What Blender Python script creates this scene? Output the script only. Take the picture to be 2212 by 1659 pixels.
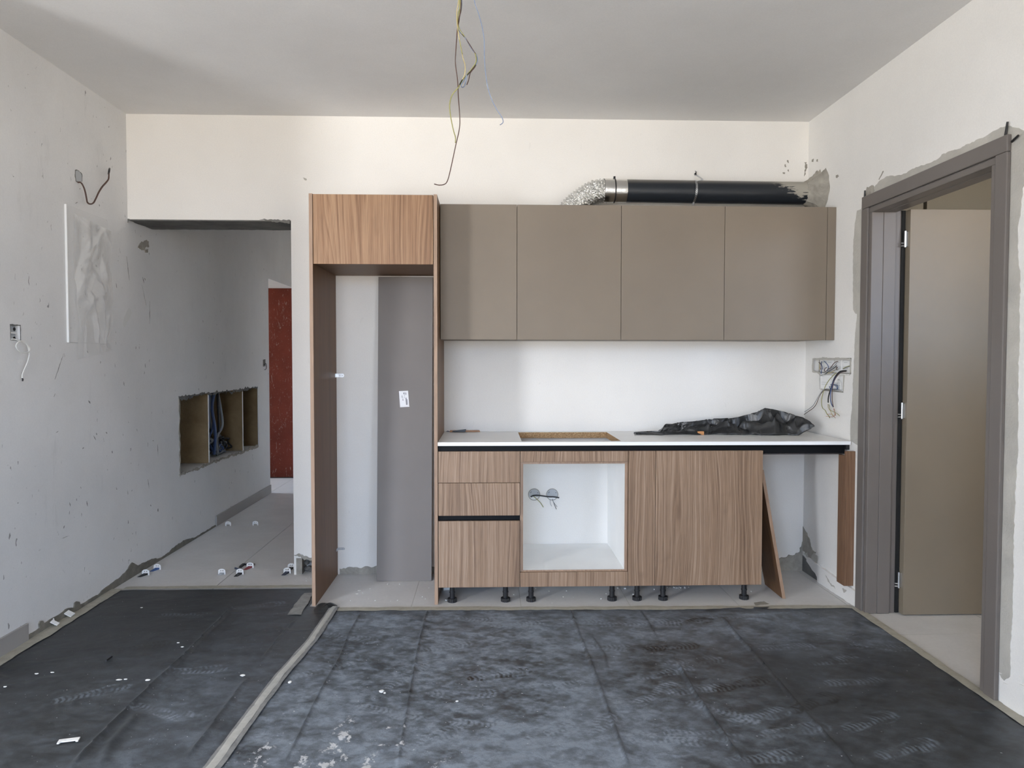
import bpy, bmesh, math, random
import numpy as np
from mathutils import Vector, Matrix
from mathutils.geometry import tessellate_polygon

for o in list(bpy.data.objects):
    bpy.data.objects.remove(o)
S = bpy.context.scene
COL = S.collection
PI = math.pi
random.seed(7)

# ------------------------------------------------------------------ camera
FPX, PITCH, YAW, ROLL = 1549.17, .0333, .0321, .0009
CAM = Vector((.2794, -4.5017, 1.3478))
XL, XR, ZC = -1.9347, 2.2918, 2.8477            # left wall, right wall, ceiling
def cam_axes():
    R = Vector((math.cos(YAW), -math.sin(YAW), 0)); F = Vector((math.sin(YAW), math.cos(YAW), 0)); U = Vector((0, 0, 1))
    F2 = F*math.cos(PITCH) - U*math.sin(PITCH); U2 = U*math.cos(PITCH) + F*math.sin(PITCH)
    return R*math.cos(ROLL) + U2*math.sin(ROLL), F2, U2*math.cos(ROLL) - R*math.sin(ROLL)
CR, CF, CU = cam_axes()
cd = bpy.data.cameras.new('camera')
cam = bpy.data.objects.new('camera', cd); COL.objects.link(cam)
cam.matrix_world = Matrix(((CR.x, CU.x, -CF.x, CAM.x), (CR.y, CU.y, -CF.y, CAM.y), (CR.z, CU.z, -CF.z, CAM.z), (0, 0, 0, 1)))
cd.sensor_fit = 'HORIZONTAL'; cd.sensor_width = 36; cd.lens = 36*FPX/2212
cd.clip_start = .05; cd.clip_end = 200
S.camera = cam
def at(u, v, ax, val):
    """the point of the plane ax = val that the photograph shows at pixel u, v (used for measuring where things stand)"""
    d = CR*((u-1106)/FPX) - CU*((v-829.5)/FPX) + CF
    i = 'XYZ'.index(ax)
    return CAM + d*((val-CAM[i])/d[i])
def fl(u, v, z=0.): p = at(u, v, 'Z', z); return (p.x, p.y)
def lw(u, v, x=None): p = at(u, v, 'X', XL if x is None else x); return (p.y, p.z)
def rw(u, v, x=None): p = at(u, v, 'X', XR if x is None else x); return (p.y, p.z)
def bw(u, v, y=0.): p = at(u, v, 'Y', y); return (p.x, p.z)

# ------------------------------------------------------------------ sky, daylight through the windows, exposure
S.view_settings.view_transform = 'Standard'; S.view_settings.look = 'None'
S.view_settings.gamma = 1; S.view_settings.use_curve_mapping = False
S.view_settings.exposure = EXPOSURE = 0.0
SKY_UP, SKY_DOWN, SKY_STRENGTH = (.65, .88, 1.26), (1.0, .89, .75), .87
w = bpy.data.worlds.new('sky'); S.world = w; w.use_nodes = True
wt = w.node_tree; wt.nodes.clear()
wo = wt.nodes.new('ShaderNodeOutputWorld'); bg = wt.nodes.new('ShaderNodeBackground')
tc = wt.nodes.new('ShaderNodeTexCoord'); sx = wt.nodes.new('ShaderNodeSeparateXYZ'); rp = wt.nodes.new('ShaderNodeValToRGB')
ma = wt.nodes.new('ShaderNodeMath'); ma.operation = 'MULTIPLY_ADD'; ma.inputs[1].default_value = .5; ma.inputs[2].default_value = .5
wt.links.new(tc.outputs['Generated'], sx.inputs[0]); wt.links.new(sx.outputs['Z'], ma.inputs[0]); wt.links.new(ma.outputs[0], rp.inputs[0])
rp.color_ramp.elements[0].position = .47; rp.color_ramp.elements[0].color = (*SKY_DOWN, 1)
rp.color_ramp.elements[1].position = .53; rp.color_ramp.elements[1].color = (*SKY_UP, 1)
wt.links.new(rp.outputs[0], bg.inputs[0]); bg.inputs[1].default_value = SKY_STRENGTH*14
wt.links.new(bg.outputs[0], wo.inputs[0])
# openings in the walls behind the camera and in the neighbouring rooms: (axis, plane, u0, u1, z0, z1, which way is in)
YF = -6.3                                        # the far wall behind the camera
WINDOWS = {'a': ('Y', YF, -5.6, -4.4, .05, 2.78, 1), 'b': ('Y', YF, -1.5, .1, .05, 2.78, 1), 'e': ('X', XR, -6.1, -4.7, .6, 2.5, -1),  # e: unseen window, added to brighten the left wall
           'd': ('Y', -2.75, 2.8, 3.9, 1.5, 2.5, 1), 'c': ('X', -4.0, 2.6, 3.7, .3, 2.4, 1)}
for k, (ax, c, u0, u1, z0, z1, s) in WINDOWS.items():
    ld = bpy.data.lights.new('window_portal', 'AREA'); ld.shape = 'RECTANGLE'; ld.size = u1-u0; ld.size_y = z1-z0
    ld.cycles.is_portal = True
    lo = bpy.data.objects.new('window_portal', ld); COL.objects.link(lo)
    m = (u0+u1)/2; z = (z0+z1)/2
    lo.location = (m, c, z) if ax == 'Y' else (c, m, z)
    lo.rotation_euler = (PI/2, 0, 0) if ax == 'Y' else (PI/2, 0, -PI/2)   # emit towards +Y / +X
    if s < 0: lo.rotation_euler = (PI/2, 0, PI/2)
# strong daylight entering by the balcony door on the far left (the one that throws the shadows in the niche and the oven housing)
ld = bpy.data.lights.new('balcony_door_daylight', 'AREA'); ld.shape = 'RECTANGLE'; ld.size = 1.1; ld.size_y = 2.6; ld.energy = 255; ld.color = (.955, .98, 1.02)
lo = bpy.data.objects.new('balcony_door_daylight', ld); COL.objects.link(lo); lo.location = (-5.0, YF+.02, 1.42); lo.rotation_euler = (PI/2, 0, 0)
S.cycles.max_bounces = 14; S.cycles.diffuse_bounces = 10; S.cycles.glossy_bounces = 6; S.cycles.transparent_max_bounces = 16
S.cycles.use_denoising = True

# ------------------------------------------------------------------ helpers
BASE = {}
def prop(o, label=None, cat=None, group=None, kind=None):
    for k, v in (('label', label), ('category', cat), ('group', group), ('kind', kind)):
        if v: o[k] = v
    return o
def thing(name, loc, label, cat, group=None):
    o = bpy.data.objects.new(name, None); COL.objects.link(o); o.location = loc; o.empty_display_size = .05
    BASE[o] = Vector(loc); return prop(o, label, cat, group)
class MB:
    """collects shapes in world coordinates and links them as ONE mesh object"""
    def __init__(s): s.v = []; s.f = []
    def add(s, vs, fs):
        n = len(s.v); s.v += [tuple(p) for p in vs]; s.f += [tuple(i+n for i in f) for f in fs]; return s
    def box(s, x0, x1, y0, y1, z0, z1):
        return s.add([(x, y, z) for z in (z0, z1) for y in (y0, y1) for x in (x0, x1)],
                     [(0, 2, 3, 1), (4, 5, 7, 6), (0, 1, 5, 4), (2, 6, 7, 3), (0, 4, 6, 2), (1, 3, 7, 5)])
    def cyl(s, a, b, r0, r1=None, n=20, caps=True):
        r1 = r0 if r1 is None else r1
        a = Vector(a); b = Vector(b); d = (b-a).normalized(); u = d.orthogonal().normalized(); w_ = d.cross(u)
        vs = [p + (u*math.cos(2*PI*i/n) + w_*math.sin(2*PI*i/n))*r for p, r in ((a, r0), (b, r1)) for i in range(n)]
        fs = [(i, (i+1) % n, n+(i+1) % n, n+i) for i in range(n)]
        if caps: fs += [tuple(range(n))[::-1], tuple(range(n, 2*n))]
        return s.add(vs, fs)
    def tube(s, pts, r, n=8, sub=6, caps=True):
        P = smooth(pts, sub); rs = r if callable(r) else (lambda t: r)
        vs = []; fs = []; u = None; m = len(P)
        for k in range(m):
            d = (P[min(k+1, m-1)] - P[max(k-1, 0)])
            d = d.normalized() if d.length > 1e-9 else Vector((0, 0, 1))
            u = d.orthogonal().normalized() if u is None else (u - d*u.dot(d)).normalized()
            w_ = d.cross(u); rr = rs(k/(m-1))
            vs += [P[k] + (u*math.cos(2*PI*i/n) + w_*math.sin(2*PI*i/n))*rr for i in range(n)]
        for k in range(m-1):
            fs += [(k*n+i, k*n+(i+1) % n, (k+1)*n+(i+1) % n, (k+1)*n+i) for i in range(n)]
        if caps: fs += [tuple(range(n))[::-1], tuple(range((m-1)*n, m*n))]
        return s.add(vs, fs)
    def poly(s, outer, h, holes=(), f=None):
        """a flat outline with thickness: 2-D points, height h, f maps (u, v, w) to the world"""
        loops = [list(outer)] + [list(q) for q in holes]
        flat = [p for l in loops for p in l]; N = len(flat)
        tr = tessellate_polygon([[Vector((p[0], p[1], 0)) for p in l] for l in loops])
        vs = [f(p[0], p[1], 0) for p in flat] + [f(p[0], p[1], h) for p in flat]
        fs = [tuple(t) for t in tr] + [tuple(i+N for i in t)[::-1] for t in tr]
        k = 0
        for l in loops:
            n = len(l); fs += [(k+i, k+(i+1) % n, N+k+(i+1) % n, N+k+i) for i in range(n)]; k += n
        return s.add(vs, fs)
    def build(s, name, mat, parent=None, smooth_shade=False, bevel=0, weld=True, seg=2):
        L = BASE.get(parent, Vector((0, 0, 0)))
        me = bpy.data.meshes.new(name); me.from_pydata([(p[0]-L.x, p[1]-L.y, p[2]-L.z) for p in s.v], [], s.f)
        bm = bmesh.new(); bm.from_mesh(me)
        if weld: bmesh.ops.remove_doubles(bm, verts=bm.verts, dist=1e-5)
        bmesh.ops.recalc_face_normals(bm, faces=bm.faces); bm.to_mesh(me); bm.free()
        if smooth_shade:
            me.polygons.foreach_set('use_smooth', [True]*len(me.polygons))
            try: me.set_sharp_from_angle(angle=math.radians(40))
            except Exception: pass
        me.materials.append(mat)
        o = bpy.data.objects.new(name, me); COL.objects.link(o)
        if parent is not None: o.parent = parent
        BASE[o] = L
        if bevel:
            b = o.modifiers.new('bevel', 'BEVEL'); b.width = bevel; b.segments = seg; b.limit_method = 'ANGLE'
        return o
def smooth(pts, sub=6):
    P = [Vector(p) for p in pts]
    if len(P) < 3 or sub <= 1: return P
    out = []
    for i in range(len(P)-1):
        p0, p1, p2, p3 = P[max(i-1, 0)], P[i], P[i+1], P[min(i+2, len(P)-1)]
        for k in range(sub):
            t = k/sub
            out.append(.5*((2*p1) + (p2-p0)*t + (2*p0-5*p1+4*p2-p3)*t*t + (3*p1-p0-3*p2+p3)*t**3))
    out.append(P[-1]); return out
def onY(y): return lambda u, v, w_: (u, y-w_, v)          # outlines on a wall facing -Y
def onL(x=XL): return lambda u, v, w_: (x+w_, u, v)       # on the left wall
def onR(x=XR): return lambda u, v, w_: (x-w_, u, v)       # on the right wall
def onF(z=0.): return lambda u, v, w_: (u, v, z+w_)       # on the floor
def jag(pts, amp, step=.012, seed=1, closed=True):
    """break straight outline edges into an uneven, torn edge"""
    r = random.Random(seed); out = []; n = len(pts)
    for i in range(n if closed else n-1):
        a = Vector(pts[i][:2]); b = Vector(pts[(i+1) % n][:2]); a_ = pts[i][2] if len(pts[i]) > 2 else 1
        L = (b-a).length; k = max(1, int(L/step)); nrm = Vector((-(b-a).y, (b-a).x)).normalized() if L > 1e-9 else Vector((0, 0))
        drift = 0
        for j in range(k):
            drift = drift*.6 + r.uniform(-amp, amp)*a_
            p = a.lerp(b, j/k) + (nrm*drift if j else Vector((0, 0)))
            out.append((p.x, p.y))
    return out
def slab(name, ax, c0, c1, ur, vr, holes, mat, parent=None, cuts=()):
    """a wall, floor or ceiling: room-side face at c0, back at c1, with through holes or recesses (u0,u1,v0,v1[,depth])"""
    us = sorted(set([*ur] + [x for h in holes for x in h[:2] if ur[0] < x < ur[1]]))
    vs_ = sorted(set([*vr] + [x for h in holes for x in h[2:4] if vr[0] < x < vr[1]]))
    sg = 1 if c1 > c0 else -1
    def front(i, j):
        if not (0 <= i < len(us)-1 and 0 <= j < len(vs_)-1): return None
        u = (us[i]+us[i+1])/2; v = (vs_[j]+vs_[j+1])/2
        for h in holes:
            if h[0] < u < h[1] and h[2] < v < h[3]: return None if len(h) < 5 else c0+sg*h[4]
        return c0
    g = {'X': lambda u, v, c: (c, u, v), 'Y': lambda u, v, c: (u, c, v), 'Z': lambda u, v, c: (u, v, c)}[ax]
    m = MB()
    def quad(a, b, c, d): m.add([a, b, c, d], [(0, 1, 2, 3)])
    for i in range(-1, len(us)-1):
        for j in range(-1, len(vs_)-1):
            f = front(i, j)
            if f is not None:
                for c in (f, c1): quad(g(us[i], vs_[j], c), g(us[i+1], vs_[j], c), g(us[i+1], vs_[j+1], c), g(us[i], vs_[j+1], c))
            for di, dj in ((1, 0), (0, 1)):
                f2 = front(i+di, j+dj)
                if f == f2: continue
                a = c1 if f is None else f; b = c1 if f2 is None else f2
                if di and 0 <= j: quad(g(us[i+1], vs_[j], a), g(us[i+1], vs_[j+1], a), g(us[i+1], vs_[j+1], b), g(us[i+1], vs_[j], b))
                if dj and 0 <= i: quad(g(us[i], vs_[j+1], a), g(us[i+1], vs_[j+1], a), g(us[i+1], vs_[j+1], b), g(us[i], vs_[j+1], b))
    o = m.build(name, mat, parent)
    if parent is None: prop(o, kind='structure')
    return o
def vnoise(x, y, seed=0):
    """smooth value noise on arrays, about 0..1"""
    xi = np.floor(x).astype(np.int64); yi = np.floor(y).astype(np.int64); fx = x-xi; fy = y-yi
    fx = fx*fx*(3-2*fx); fy = fy*fy*(3-2*fy)
    def h(a, b):
        n = (a*374761393 + b*668265263 + seed*982451653) & 0xffffffff
        n = ((n ^ (n >> 13))*1274126177) & 0xffffffff
        return ((n ^ (n >> 16)) & 0xffff)/65535.
    return (h(xi, yi)*(1-fx)+h(xi+1, yi)*fx)*(1-fy) + (h(xi, yi+1)*(1-fx)+h(xi+1, yi+1)*fx)*fy
def fbm(x, y, seed=0, octv=5):
    a = .5; t = 0; s = 0
    for k in range(octv):
        s = s + a*vnoise(x*2**k + 17.3*k, y*2**k - 9.1*k, seed+k); t += a; a *= .55
    return s/t

# ------------------------------------------------------------------ materials
class M:
    def __init__(s, name, rough=.5, base=(.5, .5, .5), metal=0, spec=.5):
        s.m = bpy.data.materials.new(name); s.m.use_nodes = True; s.t = s.m.node_tree
        s.b = s.t.nodes['Principled BSDF']; s.b.inputs['Roughness'].default_value = rough
        s.b.inputs['Base Color'].default_value = (*base, 1); s.b.inputs['Metallic'].default_value = metal
        s.b.inputs['Specular IOR Level'].default_value = spec
    def n(s, kind, ins=None, **kw):
        nd = s.t.nodes.new('ShaderNode'+kind)
        for k, v in kw.items(): setattr(nd, k, v)
        for k, v in (ins or {}).items(): s.put(nd.inputs[k], v)
        return nd
    def put(s, sock, v):
        if isinstance(v, bpy.types.NodeSocket): s.t.links.new(v, sock)
        elif isinstance(v, (tuple, list)) and len(v) == 3 and sock.type == 'RGBA': sock.default_value = (*v, 1)
        else: sock.default_value = v
    def co(s, scale=(1, 1, 1), out='Object', loc=(0, 0, 0)):
        c = s.n('TexCoord').outputs[out]
        return s.n('Mapping', {'Vector': c, 'Scale': scale, 'Location': loc}).outputs[0]
    def noise(s, vec, scale, detail=4, rough=.55, dist=0):
        return s.n('TexNoise', {'Vector': vec, 'Scale': scale, 'Detail': detail, 'Roughness': rough, 'Distortion': dist}).outputs['Fac']
    def ramp(s, fac, *stops):
        r = s.n('ValToRGB', {'Fac': fac}); e = r.color_ramp.elements
        while len(e) < len(stops): e.new(.5)
        for q, (p, c) in zip(e, stops): q.position = p; q.color = (*(c if isinstance(c, tuple) else (c, c, c)), 1)
        return r.outputs['Color']
    def mix(s, fac, a, b, mode='MIX'):
        nd = s.n('Mix', data_type='RGBA', blend_type=mode)
        s.put(nd.inputs[0], fac); s.put(nd.inputs[6], a); s.put(nd.inputs[7], b); return nd.outputs[2]
    def math(s, op, a, b=0., c=0.):
        nd = s.n('Math', operation=op)
        for i, v in enumerate((a, b, c)): s.put(nd.inputs[i], v)
        return nd.outputs[0]
    def col(s, v): s.put(s.b.inputs['Base Color'], v); return s
    def rgh(s, v): s.put(s.b.inputs['Roughness'], v); return s
    def bump(s, h, strength=.3, dist=.002):
        s.put(s.b.inputs['Normal'], s.n('Bump', {'Height': h, 'Strength': strength, 'Distance': dist}).outputs[0]); return s
def plain(name, base, rough=.5, metal=0, spec=.5): return M(name, rough, base, metal, spec).m

def plaster(name, base, specks=0., blot=.05):
    m = M(name, .85, base, spec=.25); c = m.co()
    big = m.noise(c, 1.1, 5, .6)
    dark = tuple(x*(1-blot*1.6) for x in base); lite = tuple(min(1, x*(1+blot*.6)) for x in base)
    k = m.ramp(big, (.3, dark), (.7, lite))
    fine = m.noise(c, 160, 3); k = m.mix(.06, k, m.ramp(fine, (.3, .2), (.7, 1.)), 'MULTIPLY')
    if specks:
        s1 = m.noise(m.co((1, 1, .42)), 46, 2, .5, .6); s2 = m.noise(m.co((1, 1, .6), loc=(3, 1, 7)), 3.2, 3)
        sp = m.math('MULTIPLY', m.ramp(s1, (.708, 0.), (.73, 1.)), m.ramp(s2, (.44, 0.), (.58, 1.)))
        k = m.mix(m.math('MULTIPLY', sp, specks*.8), k, (.16, .155, .15))
        sc = m.noise(m.co((1, 1, .3), loc=(9, 2, 5)), 6, 5, .7)
        k = m.mix(m.math('MULTIPLY', m.ramp(sc, (.62, 0.), (.75, 1.)), .25*specks), k, tuple(x*.6 for x in base))
    m.col(k); m.bump(m.math('ADD', m.noise(c, 70, 3), m.math('MULTIPLY', big, 2.)), .12, .002)
    return m.m
PLASTER = plaster('white_plaster', (.80, .785, .755))
TANPL = plaster('tan_plaster', (.27, .24, .19))  # darker tan than the other plaster walls
PLASTER_L = plaster('marked_white_plaster', (.74, .74, .735), 1., .07)
PLASTER_B = plaster('back_wall_plaster', (.83, .81, .775), .07, .04)
CEIL = plaster('ceiling_paint', (.80, .79, .775), 0, .05)
def mortar(name, a, b, scale=14):
    m = M(name, .92, spec=.15); c = m.co(); n1 = m.noise(c, scale, 6, .65, .4)
    m.col(m.ramp(n1, (.3, a), (.68, b))); m.bump(m.noise(c, 90, 4), .6, .004); return m.m
MORTAR = mortar('grey_mortar', (.25, .235, .205), (.40, .375, .33))
MORTAR_D = mortar('dark_grey_mortar', (.135, .128, .108), (.235, .222, .19))
FILLER = mortar('pale_filler', (.40, .385, .35), (.50, .48, .435), 5)
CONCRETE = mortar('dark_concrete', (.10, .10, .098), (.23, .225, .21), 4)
SCUFF = plain('grey_scuff', (.25, .245, .235), .9)
SCRAP = plain('pale_tape_scrap', (.64, .64, .62), .5)
DARK = plain('dark_void', (.01, .01, .01), .9)
def laminate(name, base, rough=.5, spec=.35, sheen=0.):
    m = M(name, rough, base, spec=spec); m.b.inputs['Sheen Weight'].default_value = sheen; m.b.inputs['Sheen Roughness'].default_value = .6; c = m.co(); n1 = m.noise(c, 2.2, 4)
    m.col(m.ramp(n1, (.3, tuple(x*.94 for x in base)), (.7, tuple(min(1, x*1.05) for x in base))))
    m.bump(m.noise(c, 420, 2), .05, .0005); return m.m
TAUPE = laminate('taupe_laminate', (.216, .178, .138), .55)
TAUPE2 = laminate('grey_taupe_laminate', (.195, .175, .163), .5)
DOORGREY = laminate('grey_brown_door_lacquer', (.155, .138, .127), .42)
LEAF_LIT = laminate('door_leaf_lit_lacquer', (.212, .176, .132), .42)  # casing lacquer again, lighter and warmer: light on the leaf put into its colour
WHITE = laminate('white_melamine', (.84, .84, .83), .4)
WORKTOP = laminate('white_worktop_laminate', (.85, .84, .82), .3, .5)
EDGE = plain('white_edge_band', (.88, .89, .9), .35)
BLACKAL = plain('black_aluminium', (.007, .0075, .009), .5, 0, .12)
BLACKPL = plain('black_plastic', (.014, .014, .016), .38)
STEEL = plain('zinc_steel', (.62, .64, .66), .32, 1)
WHITEPL = plain('white_plastic', (.78, .78, .77), .4)
GREYPL = plain('grey_plastic', (.42, .44, .46), .5)

def wood(name, mid, dark, lite, lat='xy', off=0., rough=.48):
    m = M(name, rough, spec=.35)
    oi = m.n('ObjectInfo').outputs['Random']
    sp = m.n('SeparateXYZ', {0: m.n('TexCoord').outputs['Object']})
    x = m.math('ADD', sp.outputs[0], sp.outputs[1]); z = sp.outputs[2]
    x = m.math('ADD', x, m.math('MULTIPLY', oi, 7.3)); x = m.math('ADD', x, off)
    z = m.math('ADD', z, m.math('MULTIPLY', oi, 3.1))
    def vec(a, b): return m.n('CombineXYZ', {0: m.math('MULTIPLY', x, a), 1: m.math('MULTIPLY', z, b)}).outputs[0]
    warp = m.noise(vec(3.6, .55), 1.0, 2, .4)
    xx = m.math('ADD', x, m.math('MULTIPLY', warp, .30))
    ring = m.n('TexNoise', {'W': m.math('MULTIPLY', xx, 88.), 'Scale': 1., 'Detail': 3., 'Roughness': .6}, noise_dimensions='1D').outputs['Fac']
    streak = m.noise(vec(70, 1.1), 1., 4, .6); fine = m.noise(vec(330, 7.), 1., 3, .6); broad = m.noise(vec(7., .4), 1., 3, .5)
    v = m.math('ADD', m.math('MULTIPLY', ring, .42), m.math('MULTIPLY', streak, .28))
    v = m.math('ADD', v, m.math('MULTIPLY', broad, .30))
    k = m.ramp(v, (.34, tuple(x*.95 for x in dark)), (.42, tuple(a*.6+b*.4 for a, b in zip(dark, mid))), (.485, mid), (.55, tuple(a*.5+b*.5 for a, b in zip(mid, lite))), (.68, lite))
    k = m.mix(.4, k, m.ramp(fine, (.35, .5), (.62, 1.15)), 'MULTIPLY')
    knot = m.noise(vec(5., 2.6), 1., 2, .4, 1.5)
    k = m.mix(m.math('MULTIPLY', m.ramp(knot, (.68, 0.), (.8, 1.)), .45), k, dark)
    m.col(k); m.bump(fine, .08, .0006); return m.m
WOOD = wood('walnut_laminate', (.272, .176, .113), (.16, .098, .062), (.385, .272, .192))
WOOD_TOP = wood('light_walnut_laminate', (.272, .150, .080), (.155, .080, .040), (.38, .235, .135), off=2.)
WOOD_SHADED = wood('walnut_shaded_copy', (.165, .083, .038), (.12, .058, .026), (.20, .108, .053), off=4.)  # darker copy of the walnut, shade inside the niche put into the colour
WOODEDGE = wood('walnut_edge_band', (.335, .222, .152), (.275, .175, .116), (.385, .265, .185), off=6.)
REDWOOD = wood('reddish_walnut_panel', (.20, .112, .066), (.145, .076, .043), (.25, .148, .09), off=1.)
OFFCUT = plain('raw_pine', (.55, .25, .09), .6)
STRIP = plain('wood_strip', (.36, .19, .10), .6)
def chip():
    m = M('raw_chipboard', .8, spec=.2); c = m.co(); n1 = m.noise(c, 210, 3, .7)
    m.col(m.ramp(n1, (.3, (.16, .09, .045)), (.5, (.40, .25, .13)), (.68, (.60, .43, .25)))); m.bump(n1, .3, .002); return m.m
CHIP = chip()
def tile():
    m = M('grey_porcelain_tile', .38, spec=.5); m.b.inputs['Sheen Weight'].default_value = .3; c = m.co(); n1 = m.noise(c, 2.5, 6, .6); n2 = m.noise(c, 60, 3)
    k = m.ramp(n1, (.3, (.49, .47, .445)), (.7, (.56, .54, .51)))
    k = m.mix(.12, k, m.ramp(n2, (.3, .5), (.7, 1.1)), 'MULTIPLY')
    d = m.noise(m.co((.6, 1, 1)), 5, 5, .7); k = m.mix(m.math('MULTIPLY', m.ramp(d, (.55, 0.), (.75, 1.)), .35), k, (.63, .61, .58))
    m.col(k); m.rgh(m.ramp(d, (.4, .36), (.7, .6))); return m.m
TILE = tile()
GROUT = plain('pale_grout', (.46, .45, .42), .9); OPENJOINT = plain('open_joint_screed', (.035, .035, .035), .95)
SKIRT = laminate('grey_skirting_tile', (.33, .315, .30), .45)
def film():
    m = M('dusty_black_film', .4, spec=.28); a = m.n('Attribute', attribute_name='dust'); sp = m.n('SeparateColor', {0: a.outputs['Color']})
    c = m.co(); n1 = m.noise(m.co((.8, 1.2, 1)), 34, 7, .75, .9); n2 = m.noise(c, 300, 2, .8); n3 = m.noise(c, 850, 1)
    d = m.math('MULTIPLY', sp.outputs[0], m.ramp(n1, (.3, .62), (.7, 1.3)))
    d = m.math('MINIMUM', m.math('MULTIPLY', d, m.ramp(n2, (.3, .75), (.7, 1.2))), 1.)
    k = m.mix(d, (.021, .0215, .0215), (.228, .265, .315))
    pw = m.math('MULTIPLY', m.ramp(m.math('ADD', sp.outputs[1], m.math('MULTIPLY', m.math('SUBTRACT', m.noise(m.co((1, 1, 1), loc=(4, 4, 4)), 130, 5, .85), .5), 1.9)), (.52, 0.), (.66, 1.)), .85)
    k = m.mix(pw, k, (.58, .59, .61))
    sk = m.math('MULTIPLY', m.ramp(n3, (.745, 0.), (.765, 1.)), m.ramp(n1, (.45, 0.), (.6, 1.)))
    k = m.mix(m.math('MULTIPLY', sk, .8), k, (.7, .7, .7))
    m.col(k); m.rgh(m.math('ADD', m.math('MULTIPLY', d, .32), .36)); m.bump(m.math('ADD', n1, m.math('MULTIPLY', n2, .3)), .22, .004); return m.m
FILM = film()
def tape(name, a, b):
    m = M(name, .55, spec=.3); n1 = m.noise(m.co((1, 1, 1)), 25, 5, .65, .5); m.col(m.ramp(n1, (.3, a), (.7, b))); m.bump(n1, .3, .002); return m.m
TAPE = tape('beige_masking_tape', (.33, .31, .255), (.43, .41, .345))
TAPE2 = tape('grey_seam_tape', (.17, .175, .178), (.27, .272, .27))
TAPE4 = tape('pale_tape', (.37, .37, .35), (.47, .465, .44))
TAPE3 = tape('translucent_dusty_tape', (.17, .17, .165), (.30, .30, .29))
def blackbag():
    m = M('crumpled_black_polythene', .32, (.020, .021, .022), spec=.5); n1 = m.noise(m.co(), 22, 4, .6, 1.2); n2 = m.noise(m.co(), 9, 2)
    m.bump(n1, .25, .006); m.rgh(m.ramp(n2, (.3, .22), (.7, .38))); return m.m
BAG = blackbag()
def pvc():
    m = M('black_pvc_pipe', .33, spec=.5); c = m.co(); sp = m.n('SeparateXYZ', {0: c}); x = sp.outputs[0]; z = sp.outputs[2]
    n1 = m.noise(m.co((5, 5, 22)), 3, 4, .6, .5)           # brushed smear of mortar at the wall end (object x from 0.92 m on)
    e = m.math('ADD', m.math('MULTIPLY', m.math('SUBTRACT', x, .905), 4.2), m.math('MULTIPLY', z, 9.))
    e = m.math('ADD', e, m.math('MULTIPLY', m.math('SUBTRACT', n1, .5), 2.2))
    e = m.math('MULTIPLY', m.ramp(e, (.3, 0.), (.42, 1.)), m.ramp(x, (.86, 0.), (.95, 1.)))
    dust = m.math('MULTIPLY', m.ramp(z, (.03, 0.), (.066, 1.)), .55)
    k = m.mix(dust, (.016, .020, .026), (.30, .27, .23)); k = m.mix(e, k, (.36, .34, .295)); m.col(k)
    m.rgh(m.mix(e, (.34, .34, .34), (.9, .9, .9))); return m.m
PVC = pvc()
def foil():
    m = M('crinkled_aluminium_foil', .22, (.80, .80, .78), 1); n1 = m.noise(m.co(), 95, 3, .6, .6); m.bump(n1, .9, .006); return m.m
FOIL = foil(); FOILTAPE = M('smooth_foil_tape', .25, (.80, .79, .76), 1); FOILTAPE.bump(FOILTAPE.noise(FOILTAPE.co(), 40, 3), .25, .003); FOILTAPE = FOILTAPE.m
def reddoor():
    m = M('red_brown_steel_door', .7, spec=.12); c = m.co(); n0 = m.noise(c, 3, 5); k = m.ramp(n0, (.3, (.105, .022, .013)), (.7, (.165, .036, .021)))
    s1 = m.noise(m.co((1, 1, .3)), 30, 4, .75, 1.4); s2 = m.noise(m.co((1, 1, .5)), 70, 2, .7)
    sc = m.math('MAXIMUM', m.ramp(s1, (.60, 0.), (.69, 1.)), m.ramp(s2, (.67, 0.), (.71, 1.)))
    m.col(m.mix(m.math('MULTIPLY', sc, .75), k, (.30, .24, .20))); return m.m
RED = reddoor()
def clearfilm():
    m = M('clear_wrinkled_film', .07, (.80, .80, .78), spec=.9); n1 = m.noise(m.co(), 16, 3, .55, 1.)
    m.bump(n1, .15, .01); m.b.inputs['Alpha'].default_value = .3; m.b.inputs['Coat Weight'].default_value = 1.; m.b.inputs['Coat Roughness'].default_value = .05; return m.m
CLEAR = clearfilm()
PLY = mortar('tan_board', (.145, .10, .052), (.215, .155, .085), 5)
W_BROWN = plain('brown_wire', (.075, .035, .025), .45); W_BLUE = plain('blue_wire', (.05, .09, .22), .45); W_GY = plain('green_yellow_wire', (.29, .28, .10), .45)
W_BLUGREY = plain('grey_blue_wire', (.20, .25, .36), .45); W_GREY = plain('grey_cable', (.20, .22, .24), .5); W_BLACK = plain('black_cable', (.012, .012, .014), .45)
W_WHITE = plain('white_cable', (.74, .74, .71), .45); W_YEL = plain('yellow_wire', (.50, .41, .20), .45); COPPER = plain('bare_copper', (.55, .25, .15), .35, 1)
PAPER = plain('white_paper', (.82, .82, .84), .6); INK = plain('grey_print', (.10, .10, .13), .7)
BLUEPL = plain('blue_wedge_plastic', (.045, .11, .30), .45); REDPL = plain('red_wedge_plastic', (.28, .05, .06), .45); DKBLUE = plain('dark_slate_wedge_plastic', (.045, .055, .085), .45)
CHIPW = plain('white_plaster_fragment', (.74, .74, .72), .8)

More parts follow.
